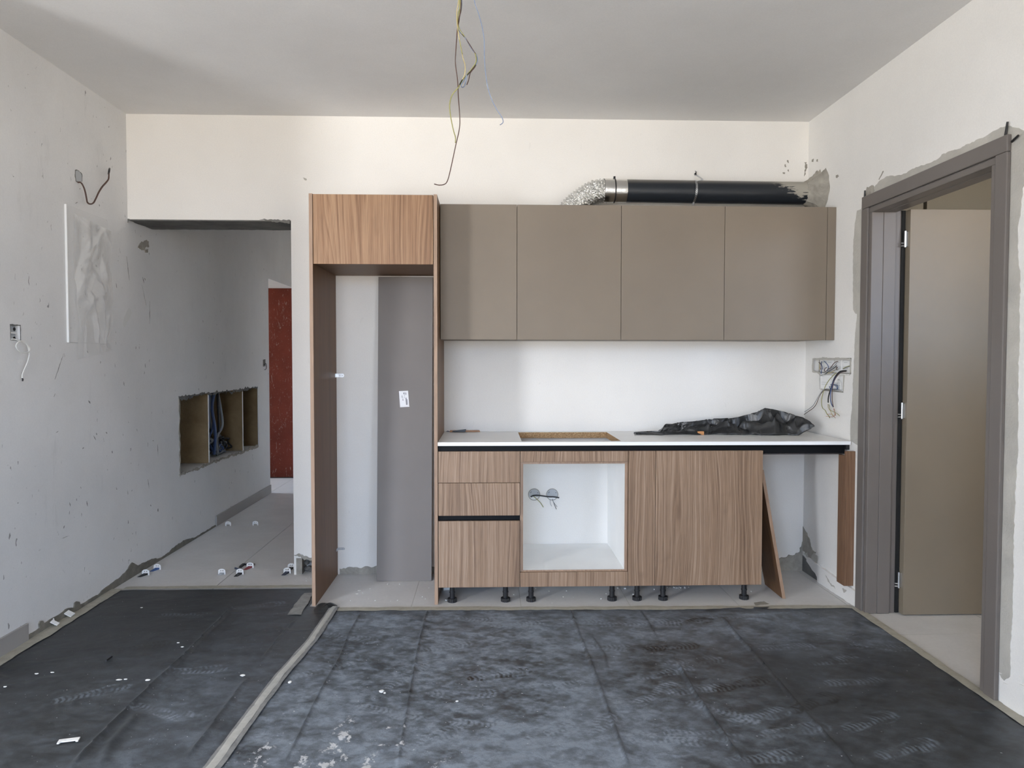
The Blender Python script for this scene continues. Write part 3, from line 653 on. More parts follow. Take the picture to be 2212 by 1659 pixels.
# ================================================================== WALL CABINETS
UZ0, UZ1, UF = 1.4654, 2.2353, -.379
xs = [.001, .4399, 1.0399, 1.6399, 2.2399]
labs = ['narrower grey-taupe wall cabinet with a flat door, beside the fridge surround', 'grey-taupe wall cabinet over the hob cut-out, under the foil duct',
        'grey-taupe wall cabinet under the black pipe and its hanging strap', 'grey-taupe wall cabinet nearest the right wall, next to a thin filler']
for i in range(4):
    a, b = xs[i], xs[i+1]
    t = thing('wall_cabinet', ((a+b)/2, UF/2, UZ0), labs[i], 'cabinet', 'taupe wall cabinets')
    m_ = MB(); y0 = UF+.0187; w_ = .016; tz = UZ1-.004
    m_.box(a+.0008, a+w_, y0, -.002, UZ0+.002, tz); m_.box(b-w_, b-.0008, y0, -.002, UZ0+.002, tz); m_.box(a+w_, b-w_, y0, -.002, UZ0+.002, UZ0+.002+w_)
    if i == 1:    # round hole for the duct is simply left open at the back of the top board
        m_.box(a+w_, b-w_, y0, -.24, tz-w_, tz)
    else: m_.box(a+w_, b-w_, y0, -.002, tz-w_, tz)
    m_.box(a+w_, b-w_, -.010, -.002, UZ0+.02, tz-w_-.001)
    m_.build('carcass', TAUPE, t); panel('door', a+G, b-G, UF, UF+.018, UZ0, UZ1, TAUPE, t)  # carcass taupe instead of white, to imitate shade in the door gaps
t = thing('filler_strip', ((xs[4]+XR)/2, UF, UZ0), 'thin grey-taupe filler strip closing the wall cabinets against the right wall', 'panel')
panel('strip', xs[4]+G, XR-.001, UF, UF+.018, UZ0, UZ1, TAUPE, t)

# ================================================================== DUCT OVER THE WALL CABINETS
PR, PY = .0685, -.125
pa = at(1352, 412.5, 'Y', PY); pb = at(1770, 418.5, 'Y', PY)
dz = (pb.z-pa.z)/(pb.x-pa.x)
def pz(x): return pa.z + dz*(x-pa.x)
pp = thing('duct_pipe', (pa.x, PY, pz(pa.x)), 'straight black plastic duct pipe entering the right wall, smeared with mortar', 'pipe')
m_ = MB(); n = 40
m_.cyl((pa.x-.10, PY, pz(pa.x-.10)), (XR+.03, PY, pz(XR+.03)), PR, PR, n); m_.build('pipe', PVC, pp, True)
# mortar plug where the pipe enters the wall
cyl_c = pz(XR); q = rw(1797, 420)
def plug():
    m_ = MB(); rr = random.Random(3); nu, nv = 44, 12; vs = []; fs = []
    for i in range(nu):
        a = 2*PI*i/nu; up = math.sin(a); sd = math.cos(a)           # sd < 0: towards the camera
        R = .125 + .012*rr.uniform(-1, 1) + (.012 if up > .35 else 0) + (.11 if sd < -.55 and abs(up) < .8 else 0)*.35
        for j in range(nv+1):
            t = j/nv; rad = PR*.97 + (R-PR)*t
            hgt = .075*(1-t)**1.5*(1 if sd < .2 else .9) + .010*(1-t) + .007*rr.uniform(-1, 1)*(1-t*.6) + .002
            y = PY + rad*sd; z = cyl_c + rad*up
            y = min(y, -.001); z = max(z, 2.19)
            vs.append((XR-hgt if t < 1 else XR-.0005, y, z))
    for i in range(nu):
        for j in range(nv):
            a_, b_ = i*(nv+1)+j, ((i+1) % nu)*(nv+1)+j; fs.append((a_, b_, b_+1, a_+1))
    return m_.add(vs, fs)
mp = plug().build('mortar_plug', MORTAR, wall_right, True)
fd = thing('flexible_duct', (pa.x-.15, PY, pz(pa.x)), 'bent corrugated aluminium duct dropping behind the wall cabinets', 'duct')
x0 = at(1306, 410, 'Y', PY).x
path = [(x0+.004, PY, pz(x0)), (x0-.06, PY, pz(x0)-.010), (x0-.13, PY, pz(x0)-.05), (x0-.205, PY, pz(x0)-.115), (x0-.25, PY-.005, pz(x0)-.175), (x0-.28, PY-.01, pz(x0)-.235)]
P = smooth(path, 22); vs = []; fs = []; n = 64; rr = random.Random(2); L = 0
up_ = Vector((0, 1, 0)); acc = [0]
for k in range(1, len(P)): acc.append(acc[-1]+(P[k]-P[k-1]).length)
for k, p in enumerate(P):
    d = (P[min(k+1, len(P)-1)]-P[max(k-1, 0)]).normalized(); w_ = d.cross(up_).normalized()
    for i in range(n):
        a = 2*PI*i/n; ph_ = acc[k]/.0175 + i/n
        r_ = .0670 + .0055*math.sin(2*PI*ph_) + .0036*rr.uniform(-1, 1)
        q = p + (up_*math.cos(a)+w_*math.sin(a))*r_; vs.append((q.x, q.y, q.z))
for k in range(len(P)-1):
    fs += [(k*n+i, k*n+(i+1) % n, (k+1)*n+(i+1) % n, (k+1)*n+i) for i in range(n)]
MB().add(vs, fs).build('corrugated_hose', FOIL, fd)
xt0, xt1 = x0-.005, at(1352, 410, 'Y', PY).x
m_ = MB(); prof = [(xt0, .071), (xt0+.012, .0725), ((xt0+xt1)/2-.006, .0712), ((xt0+xt1)/2+.004, .0690), ((xt0+xt1)/2+.012, .0708), (xt1-.004, .0712), (xt1, .0700)]
for (a, ra), (b, rb) in zip(prof, prof[1:]): m_.cyl((a, PY, pz(a)), (b, PY, pz(b)), ra, rb, 40, caps=False)
m_.build('foil_tape', FOILTAPE, fd, True)
xz = at(1326.5, 410, 'Y', PY).x
m_ = MB(); m_.cyl((xz-.0035, PY, pz(xz)), (xz+.0035, PY, pz(xz)), .0735, n=40); m_.box(xz-.006, xz+.005, PY-.02, PY-.005, pz(xz)+.071, pz(xz)+.083)
m_.build('cable_tie', BLACKPL, fd, True)
# perforated hanging strip: a chain of flat eyelets round the front of the pipe
sp_ = thing('hanging_strap', (at(1502, 375, 'Y', -.01).x, -.01, at(1502, 375, 'Y', -.01).z), 'perforated galvanised strap holding the black pipe to the wall', 'strap')
sxx = at(1504, 410, 'Y', PY-PR).x; top = at(1502, 377, 'Y', -.006); bot = at(1495, 443, 'Y', -.03)
pts = [tuple(top)]
for a in (70, 50, 25, 0, -25, -50, -75): a_ = math.radians(a); pts.append((sxx+.004*math.sin(a_)+.003, PY-(PR+.003)*math.cos(a_), pz(sxx)+(PR+.003)*math.sin(a_)))
pts[1] = (top.x+.006, PY-.01, pz(sxx)+PR+.006)
pts.append((bot.x, -.045, bot.z-.006))
P = smooth(pts, 8); acc = 0; m_ = MB(); last = None
prev = P[0]; step = .0115; need = 0
for k in range(1, len(P)):
    d = P[k]-P[k-1]; l = d.length
    while need <= l:
        c = P[k-1]+d*(need/l); t = d.normalized(); bx = Vector((1, 0, 0)); nn = t.cross(bx).normalized(); bx = nn.cross(t)
        m = 10
        for i in range(m):
            a0, a1 = 2*PI*i/m, 2*PI*(i+1)/m
            q = []
            for a in (a0, a1):
                for r_ in (.0028, .0068): q.append(c+(t*math.cos(a)+bx*math.sin(a))*r_)
            m_.add([*q, *[p-nn*.001 for p in q]], [(0, 1, 3, 2), (4, 6, 7, 5), (1, 5, 7, 3), (0, 2, 6, 4)])
        need += step
    need -= l
m_.build('perforated_strip', STEEL, sp_)
m_ = MB(); m_.cyl((top.x, -.012, top.z+.004), (top.x, -.0, top.z+.004), .006, n=10); m_.tube([(top.x-.006, -.014, top.z-.008), (top.x+.002, -.02, top.z+.006), (top.x-.004, -.016, top.z+.020)], .0018)
m_.tube([(top.x+.005, -.014, top.z-.004), (top.x-.001, -.02, top.z+.008), (top.x+.005, -.016, top.z+.016)], .0016); m_.build('wall_hook', BLACKPL, sp_, True)

# ================================================================== WIRES FROM THE CEILING
YW = -1.70
def zpts(z, org, sc, y=YW, dy=0.):
    out = []
    for i, p in enumerate(z):
        u, v = org[0]+p[0]/sc, org[1]+p[1]/sc; q = at(u, v, 'Y', y + dy*math.sin(i*1.7)); out.append(tuple(q))
    return out
ORG, SC = (860, 0), 3.771
top = at(994, 0, 'Y', YW); CXY = (top.x+.005, YW)
def wire(par, name, z, r_, mat, dy=.01, start=True, y=YW, org=ORG, sc=SC):
    p = zpts(z, org, sc, y, dy)
    if start: p = [(CXY[0]+.004*random.uniform(-1, 1), CXY[1], ZC-.001)]+p
    return MB().tube(p, r_, 7, 6).build(name, mat, par, True)
wb = thing('hanging_wire_bundle', (CXY[0], YW, ZC), 'bundle of loose coloured wires hanging from the ceiling', 'wires')
wire(wb, 'brown_wire', [(515, 20), (505, 100), (485, 220), (470, 420), (467, 520), (485, 660), (490, 780), (500, 920), (500, 1040), (468, 1190), (420, 1410), (398, 1480), (375, 1502), (335, 1508), (294, 1499)], .0019, W_BROWN)
wire(wb, 'green_yellow_wire', [(500, 20), (500, 110), (492, 220), (545, 305), (590, 385), (628, 440), (635, 500), (605, 555), (560, 610), (520, 665), (490, 712), (440, 775), (420, 850), (428, 950), (450, 1060), (467, 1120), (466, 1165)], .0021, W_GY)
wire(wb, 'blue_wire', [(518, 20), (505, 110), (490, 225), (550, 315), (600, 400), (640, 455), (645, 500), (625, 540), (580, 590), (545, 640), (515, 690), (522, 712), (540, 700), (552, 660), (560, 610)], .0020, W_BLUGREY)
wire(wb, 'black_wire', [(516, 40), (500, 140), (492, 235), (548, 312), (602, 398), (640, 458), (638, 515), (600, 570), (555, 620), (520, 655), (500, 690)], .0020, W_BLACK)
wire(wb, 'brown_twin_wire', [(512, 40), (498, 160), (496, 228), (556, 322), (610, 408), (644, 470), (632, 535), (588, 595), (575, 650), (560, 690)], .0018, W_BROWN)
wire(wb, 'yellow_wire', [(490, 20), (478, 90), (480, 180), (495, 300), (515, 400), (527, 470), (545, 530), (543, 600), (520, 660), (512, 690)], .0018, W_YEL)
wire(wb, 'green_wire', [(505, 20), (488, 120), (488, 240), (515, 405), (524, 440)], .0018, W_GY)
lwz = [(620, 0), (655, 110), (682, 210), (700, 320), (703, 450), (710, 570), (728, 700), (758, 800), (800, 885), (845, 955), (855, 992), (845, 1008), (830, 1017)]
p = zpts(lwz, ORG, SC, YW, .006)
ws = MB().tube([(p[0][0]-.012, YW, ZC-.001)]+p, .0018, 7, 6).build('single_ceiling_wire', W_BLUGREY, None, True)
prop(ws, 'single thin grey-blue wire hanging from the ceiling, right of the bundle', 'wire')
m_ = MB(); 
for a, b in (((724, 685), (734, 722)), ((750, 778), (762, 806))):
    q0, q1 = at(ORG[0]+a[0]/SC, a[1]/SC, 'Y', YW), at(ORG[0]+b[0]/SC, b[1]/SC, 'Y', YW); MB().cyl(q0, q1, .0024, n=8).build('white_splice', WHITEPL, ws)

# ================================================================== LEFT WALL FITTINGS
# distribution board wrapped in clear film
a = lw(144, 441); b = lw(150, 738)
dbx = thing('distribution_board', (XL, -.44, 1.80), 'flat white distribution board wrapped in crumpled clear film, on the left wall', 'board')
MB().box(XL, XL+.004, -.652, -.235, 1.440, 2.158).build('cover_plate', PLASTER_L, dbx, bevel=.001)
MB().box(XL, XL+.011, -.660, -.6525, 1.438, 2.160).build('edge_trim', WHITEPL, dbx, bevel=.001)
NU, NV = 70, 120
def filmsheet():
    rr = random.Random(11); vs = []; fs = []
    folds = [(rr.random(), rr.random(), rr.uniform(-1.3, 1.3), rr.uniform(.018, .07), rr.uniform(.004, .013)*rr.choice((1, 1, -.7)), rr.uniform(.08, .3)) for _ in range(70)]
    def folded(s, t):
        h = 0
        for (a, b, an, w_, A_, L_n) in folds:
            dx_, dy_ = (s-a)*.42, (t-b)*.72; al = dx_*math.sin(an)+dy_*math.cos(an); d_ = dx_*math.cos(an)-dy_*math.sin(an)
            h += A_*max(0, 1-abs(d_)/w_)*max(0, 1-abs(al)/L_n)
        return h
    for j in range(NV+1):
        t = j/NV; zc = 2.125 + (1.405-2.125)*t
        yl = -.615 + .02*t + .006*math.sin(9*t); yr = -.225 - .03*math.exp(-((t-.93)/.07)**2)*1.5 - .025*math.exp(-((t-.35)/.2)**2) + .008*math.sin(14*t)
        for i in range(NU+1):
            s = i/NU; y = yl+(yr-yl)*s
            h = .010+folded(s, t)
            z = zc - .055*(1-s)*(t > .93)*(t-.93)/.07 - .03*s*(1-t)**6 + .045*math.sin(PI*min(1, s*1.2))*max(0, t-.9)*0
            vs.append((XL+.006+max(.002, min(h, .06)), y, z))
    for j in range(NV):
        for i in range(NU): k = j*(NU+1)+i; fs.append((k, k+1, k+NU+2, k+NU+1))
    return MB().add(vs, fs)
fo = filmsheet().build('clear_film', CLEAR, dbx, weld=False)
# lamp outlet above it
c = lw(169, 381)
lo_ = thing('lamp_outlet', (XL, c[0], c[1]), 'wall lamp outlet with a looped brown twin wire, above the film-wrapped board', 'outlet')
zo = [(685, 295), (720, 290), (770, 315), (815, 355), (845, 395), (850, 480), (850, 575), (790, 595), (740, 598), (700, 570), (692, 500), (678, 420)]
zp = lambda L, org, sc: [lw(org[0]+x/sc, org[1]+y/sc) for x, y in L]
MB().poly(jag(zp(zo, (100, 340), 11.06), .002, .008, 4), .0025, f=onL()).build('cut_rim', CONCRETE, lo_)
zi = [(690, 318), (730, 315), (775, 340), (812, 385), (832, 430), (834, 570), (760, 585), (708, 560), (698, 500), (690, 420)]
MB().poly(zp(zi, (100, 340), 11.06), .0035, f=onL()).build('outlet_box', GREYPL, lo_)
def lwire(par, name, z, org, sc, r_, mat, x=.02, endx=None):
    n = len(z); pts = []
    for i, (a, b) in enumerate(z):
        xx = XL + .004 + x*math.sin(PI*min(1, (i+.3)/n*1.25)*.8)
        y_, z_ = lw(org[0]+a/sc, org[1]+b/sc, xx); pts.append((xx, y_, z_))
    return MB().tube(pts, r_, 8, 8).build(name, mat, par, True)
lwire(lo_, 'brown_wire', [(745, 598), (800, 592), (850, 625), (905, 730), (940, 850), (965, 980), (985, 1070), (1050, 1110), (1120, 1085), (1180, 980), (1250, 830), (1330, 700), (1420, 600), (1480, 520), (1492, 420), (1495, 370)], (100, 340), 11.06, .0033, W_BROWN, .05)
lwire(lo_, 'brown_wire', [(750, 605), (805, 600), (845, 630), (895, 730), (930, 850), (955, 980), (980, 1080), (1050, 1118), (1130, 1090), (1190, 985), (1258, 840), (1345, 705), (1430, 610), (1490, 520), (1500, 420), (1498, 365)], (100, 340), 11.06, .0030, W_BROWN, .055)
lwire(lo_, 'terminal', [(1490, 395), (1497, 350), (1505, 300), (1512, 268)], (100, 340), 11.06, .0052, W_BLACK, .05)
# double socket box with white cable
so = thing('socket_box', (XL, (sk0[0]+sk1[0])/2, (sk0[1]+sk1[1])/2), 'recessed grey double socket box with a looped white cable, near the left edge', 'socket')
y0, y1, z0_, z1_ = sk0[0], sk1[0], sk1[1], sk0[1]
MB().box(XL-.034, XL-.022, y0+.002, y1-.002, z0_+.002, z1_-.004).build('box_back', GREYPL, so)
for v in (711, 731):
    cy, cz_ = lw(31.5, v, XL-.02)
    MB().cyl((XL-.022, cy, cz_), (XL-.0205, cy, cz_), .0085, n=16).build('knockout_hole', DARK, so)
MB().box(XL-.022, XL-.012, y0+.006, y1-.01, (z0_+z1_)/2-.004, (z0_+z1_)/2+.003).build('box_bridge', WHITEPL, so)
MB().poly(jag([(y0-.003, z0_-.002), (y1+.003, z0_-.002), (y1+.003, z1_+.004), (y0-.003, z1_+.004)], .0015, .008, 3), .0015, holes=[[(y0+.001, z0_+.001), (y1-.001, z0_+.001), (y1-.001, z1_-.001), (y0+.001, z1_-.001)]], f=onL()).build('cut_rim', CONCRETE, so)
lwire(so, 'white_cable', [(250, 548), (320, 545), (400, 572), (500, 600), (580, 650), (640, 710), (665, 760), (640, 830), (540, 850), (440, 820), (370, 740), (365, 670), (420, 605), (500, 590), (570, 630), (620, 700), (650, 830), (650, 930), (600, 1100), (540, 1230), (500, 1340), (498, 1420)], (0, 680), 10.37, .0026, W_WHITE, .03)
lwire(so, 'cable_tip', [(500, 1420), (512, 1450), (505, 1485)], (0, 680), 10.37, .0032, W_BLACK, .006)
# scrap of tape and a small open switch box
tpz = lambda L: [lw(x/3.456, 300+y/3.456) for x, y in L]
o = MB().poly(jag(tpz([(955, 1265), (975, 1270), (985, 1300), (930, 1412), (915, 1390), (925, 1330)]), .002, .01, 5), .0004, f=onL()).build('tape_scrap', SCRAP)
prop(o, 'small scrap of clear tape stuck on the left wall beside the film-wrapped board', 'tape')
c = lw(571, 784)
sb_ = thing('switch_box', (XL, c[0], c[1]), 'small open switch box at the far end of the corridor wall, by the red-brown door', 'socket')
MB().poly([lw(568, 777), lw(573, 776), lw(573, 791), lw(568, 792)], .002, f=onL()).build('open_box', CONCRETE, sb_)
lwire(sb_, 'loose_wire', [(40, 100), (48, 95), (58, 90), (62, 120), (56, 140), (46, 142)], (560, 763), 4., .003, W_BLACK, .02)

# cables in the wall niche
cb = thing('cable_tangle', (xb+.1, 1.6, nz0), 'tangle of grey, blue and black cables in the wall niche of the corridor', 'cables')
r = random.Random(12)
mats = [W_GREY, W_BLUE, W_BLACK, W_GREY, W_BLUGREY, W_BLACK, W_BLUE, W_GREY, W_BLACK, W_BLACK, W_GREY, W_BLUE, W_BLACK, W_GREY]
for k in range(14):
    yy = 1.52+.30*r.random(); x = xb+.03+.12*r.random(); rad = r.uniform(.007, .013)
    pts = [(x, yy, nz1-.002), (x+.02*r.uniform(-1, 1), yy+.06*r.uniform(-1, 1), nz1-.14), (x+.02*r.uniform(-1, 1), yy+.10*r.uniform(-1, 1), nz1-.30), (x+.02*r.uniform(-1, 1), yy-.05+.14*r.uniform(-1, 1), nz0+.16), (x, yy-.1+.1*r.random(), nz0+.03)]
    MB().tube(pts, rad, 7, 6).build('cable', mats[k], cb, True)
for k in range(16):
    cy = r.uniform(1.45, 1.95); cx_ = xb+.05+.11*r.random(); cz_ = nz0+.03+.10*r.random(); R = r.uniform(.04, .085); tl = r.uniform(-.6, .6); n = 11
    pts = [(cx_+.02*math.sin(3*q+k), cy+R*math.cos(q), max(nz0+.012, cz_+R*.7*math.sin(q+tl))) for q in [2*PI*1.25*i/n for i in range(n+1)]]
    MB().tube(pts, r.uniform(.005, .009), 6, 4).build('coiled_cable', mats[(k*3) % 14], cb, True)

# ================================================================== RIGHT WALL JUNCTION BOXES
jn = thing('junction_boxes', (XR, -.34, 1.26), 'open wall junction boxes with a spray of loose wires, above the worktop', 'sockets')
bx0 = XR+.048
rz = lambda L: [rw(1740+x/9.76, 750+y/9.76) for x, y in L]
ou = rz([(150, 240), (240, 232), (340, 225), (380, 212), (480, 225), (600, 228), (700, 215), (840, 225), (950, 230), (968, 380), (960, 500), (930, 580), (830, 590), (822, 700), (805, 920), (560, 905), (400, 885), (300, 882), (300, 640), (312, 590), (240, 540), (145, 525), (140, 430)])
MB().poly(jag(ou, .002, .008, 8), .0015, holes=[[(jb[0]+.012, jb2[2]+.10), (jb[0]+.012, jb[3]-.012), (jb[1]-.012, jb[3]-.012), (jb[1]-.012, jb2[3]+.012), (jb2[1]-.006, jb2[3]+.004), (jb2[1]-.006, jb2[2]+.006), (jb2[0]+.006, jb2[2]+.006), (jb2[0]+.006, jb2[2]+.10)]], f=onR()).build('cut_rim', FILLER, jn)
MB().box(XR+.037, XR+.0495, jb[0]+.001, jb[1]-.001, jb[2]+.001, jb[3]-.001).build('mortar_bed', MORTAR, jn)
for u0, u1 in ((265, 395), (412, 548), (568, 722), (742, 880)):
    ya, yb_ = rw(1740+u1/9.76, 800, XR+.02)[0], rw(1740+u0/9.76, 800, XR+.02)[0]
    m_ = MB(); za, zb_ = jb[2]+.004, jb[3]-.008
    m_.box(XR+.030, XR+.047, ya, yb_, za, zb_)
    bx = m_.build('socket_box', WHITEPL, jn, bevel=.002)
    d = MB()
    for k, (w_, zz_) in enumerate(((.5, .75), (.7, .45), (.7, .32))): d.box(XR+.0285, XR+.0298, ya+(yb_-ya)*(1-w_)/2, yb_-(yb_-ya)*(1-w_)/2, za+(zb_-za)*zz_, za+(zb_-za)*zz_+.0025)
    d.build('box_rib', GREYPL, bx)
for u0, u1 in ((308, 535), (560, 800)):
    ya, yb_ = rw(1740+u1/9.76, 830, XR+.02)[0], rw(1740+u0/9.76, 830, XR+.02)[0]
    bx = MB().box(XR+.014, XR+.034, ya, yb_, jb2[2]+.004, jb2[3]-.012).build('socket_box', WHITEPL, jn, bevel=.002)
    d = MB()
    for k in (.5, .38): d.box(XR+.0125, XR+.0138, ya+(yb_-ya)*.2, yb_-(yb_-ya)*.15, jb2[2]+k*.1, jb2[2]+k*.1+.002)
    d.build('box_rib', GREYPL, bx)
def rwire(name, z, r_, mat, x0=.01, x1=-.03):
    n = len(z); pts = []
    for i, (a, b) in enumerate(z):
        xx = XR + x0 + (x1-x0)*math.sin(PI*.5*min(1, 2.2*i/(n-1))); y_, z_ = rw(1740+a/9.76, 750+b/9.76, xx); pts.append((xx, y_, z_))
    return MB().tube(pts, r_, 6, 6).build(name, mat, jn, True)
rwire('black_cable', [(870, 498), (800, 498), (720, 520), (650, 590), (600, 680), (565, 780), (535, 880), (500, 980), (480, 1080), (478, 1170)], .0040, W_BLACK)
rwire('blue_wire', [(850, 500), (780, 505), (700, 545), (640, 620), (590, 720), (555, 830), (530, 950), (525, 1080), (545, 1190), (585, 1262)], .0028, W_BLUE)
rwire('brown_wire', [(860, 510), (760, 530), (680, 590), (610, 700), (575, 820), (560, 940), (562, 1080), (575, 1200), (590, 1265)], .0024, W_BROWN)
rwire('green_yellow_wire', [(650, 540), (590, 590), (500, 690), (430, 800), (390, 900), (360, 1000), (340, 1120), (345, 1230), (370, 1295), (410, 1325), (450, 1400), (490, 1450), (512, 1490)], .0022, W_GY)
rwire('grey_wire', [(760, 905), (640, 895), (520, 885), (430, 880), (370, 910), (310, 980), (260, 1060), (215, 1140), (160, 1230), (60, 1310), (-20, 1360)], .0018, W_GREY)
rwire('brown_wire', [(700, 900), (560, 892), (440, 890), (370, 930), (310, 1010), (270, 1090), (230, 1190), (170, 1275), (70, 1350), (-30, 1420)], .0020, W_BROWN)
rwire('yellow_wire', [(478, 1160), (475, 1260), (500, 1310), (530, 1350), (550, 1400), (585, 1445)], .0018, W_YEL)
rwire('green_wire', [(490, 1165), (505, 1280), (530, 1330), (610, 1370), (680, 1410), (718, 1448)], .0016, W_GY)
rwire('bare_wire', [(585, 1262), (600, 1320), (625, 1390), (630, 1430), (600, 1450), (570, 1440), (555, 1415), (500, 1410), (450, 1420)], .0014, COPPER)
rwire('bare_wire', [(592, 1265), (612, 1340), (622, 1420), (610, 1450), (560, 1468), (500, 1462), (430, 1456)], .0013, COPPER)
rwire('bare_wire', [(575, 1430), (600, 1462), (632, 1495)], .0012, COPPER, -.028, -.03)
for k, (z, mt) in enumerate([([(290, 330), (300, 420), (295, 470)], W_YEL), ([(345, 300), (335, 360), (350, 400), (360, 470)], W_BLUE), ([(280, 320), (320, 350), (325, 420), (320, 470)], W_BROWN), ([(330, 450), (335, 500), (330, 570)], W_BLUE),
                             ([(385, 290), (430, 330), (470, 380), (485, 440), (460, 490)], W_BLUE), ([(685, 300), (640, 310), (590, 350), (540, 420), (470, 470), (430, 510)], W_BROWN), ([(650, 340), (620, 380), (560, 430), (480, 490), (420, 550), (350, 590)], W_GREY),
                             ([(660, 385), (600, 440), (520, 490), (450, 540), (380, 580), (320, 600)], W_BLACK), ([(690, 470), (640, 480), (560, 500), (480, 540), (420, 570)], W_GREY), ([(660, 450), (600, 500), (540, 530), (470, 550)], W_YEL),
                             ([(960, 400), (920, 410), (860, 430), (800, 460)], W_GREY), ([(960, 390), (900, 400), (830, 430), (790, 450)], W_GY), ([(215, 550), (230, 590), (290, 610), (370, 590), (430, 540)], W_WHITE),
                             ([(420, 520), (400, 490), (420, 440), (450, 430)], W_BROWN), ([(510, 800), (560, 780), (640, 790), (680, 830), (670, 880), (600, 890), (520, 870), (505, 820)], W_BLUE), ([(650, 680), (700, 690), (735, 750), (745, 850), (745, 900)], W_WHITE),
                             ([(520, 830), (580, 800), (650, 830), (660, 880), (580, 880)], W_BLUGREY), ([(670, 480), (650, 455), (660, 420), (680, 440)], W_BROWN)]):
    rwire('short_wire', z, .0021, mt, .022, .004)

# ================================================================== SOCKETS SEEN THROUGH THE OVEN HOUSING
for k, (u, lab) in enumerate(((1153.8, 'left of two round grey cable sockets inside the oven housing, end of a black cable'), (1192.9, 'right of two round grey cable sockets inside the oven housing, with thin loose wires'))):
    c = at(u, 1068, 'Y', 0)
    t = thing('round_socket', (c.x, 0, c.z), lab, 'socket', 'oven sockets')
    m_ = MB(); n = 30
    for i in range(n):
        a0, a1 = 2*PI*i/n, 2*PI*(i+1)/n
        m_.add([(c.x+r_*math.cos(a), -y, c.z+r_*math.sin(a)) for a in (a0, a1) for r_, y in ((.0345, .001), (.0345, .0045), (.0378, .0035), (.0378, .0))], [(0, 1, 5, 4), (1, 2, 6, 5), (2, 3, 7, 6)])
    m_.build('rim', MORTAR, t); MB().cyl((c.x, -.0025, c.z), (c.x, -.0005, c.z), .0346, n=30).build('box_back', GREYPL, t)
    MB().poly([(c.x+.033*math.cos(a), c.z+.033*math.sin(a)) for a in [math.radians(q) for q in range(205, 340, 9)]], .0008, f=onY(-.0026)).build('box_wall', WHITEPL, t)
    for a in (25, 140, 155): MB().cyl((c.x+.025*math.cos(math.radians(a)), -.0035, c.z+.025*math.sin(math.radians(a))), (c.x+.025*math.cos(math.radians(a)), -.0026, c.z+.025*math.sin(math.radians(a))), .0022, n=8).build('screw_hole', DARK, t)
    o6 = lambda z, rr_, mt, y=-.02, nm='wire': MB().tube([tuple(at(1120+a/6.146, 980+b/6.146, 'Y', y*min(1, .25+i*.4))) for i, (a, b) in enumerate(z)], rr_, 7, 6).build(nm, mt, t, True)
    if k == 0:
        o6([(165, 573), (200, 556), (260, 553), (330, 562), (400, 572), (470, 574), (540, 585)], .0042, W_BLACK, -.03, 'black_cable'); o6([(195, 560), (240, 600), (290, 650), (330, 710)], .0024, W_GY, -.02)
    else:
        o6([(450, 600), (470, 650), (512, 705)], .0015, W_GREY); o6([(450, 605), (478, 680), (504, 738)], .0016, W_BLACK); o6([(420, 605), (422, 660), (442, 698)], .0012, W_GREY)

# ================================================================== ON THE WORKTOP
def wp(u, v): p = at(u, v, 'Z', WT); return p
s = wp(973, 931.7); e_ = wp(1037.5, 931.5); yy = -.03
o = MB().poly([(s.x, WT+.0004), (at(1037.5, 931, 'Y', yy).x, WT+.0004), (at(1035.5, 928, 'Y', yy).x, WT+.011), (s.x, WT+.011)], .006, f=onY(yy)).build('wood_strip', STRIP, None, bevel=.0008)
prop(o, 'thin brown wooden strip lying against the wall at the left end of the worktop', 'strip')
kn = thing('utility_knife', (at(992, 931, 'Y', -.05).x, -.05, WT), 'dark utility knife lying across the thin wooden strip on the worktop', 'knife')
f_ = lambda u, v: (at(u, v, 'Y', -.05).x, at(u, v, 'Y', -.05).z)
MB().poly([f_(976.5, 932.8), f_(1005, 933), f_(1007, 927), f_(1000, 928), f_(978, 930.5)], .016, f=onY(-.045)).build('handle', BLACKPL, kn, bevel=.001)
MB().poly([f_(976.5, 932.6), f_(977.5, 930.6), f_(973, 931.2), f_(971, 932.4)], .010, f=onY(-.048)).build('brass_collar', OFFCUT, kn)
MB().poly([f_(971.5, 932.3), f_(972, 931.2), f_(967, 930.2), f_(963, 931.8)], .004, f=onY(-.051)).build('blade', DKBLUE, kn)
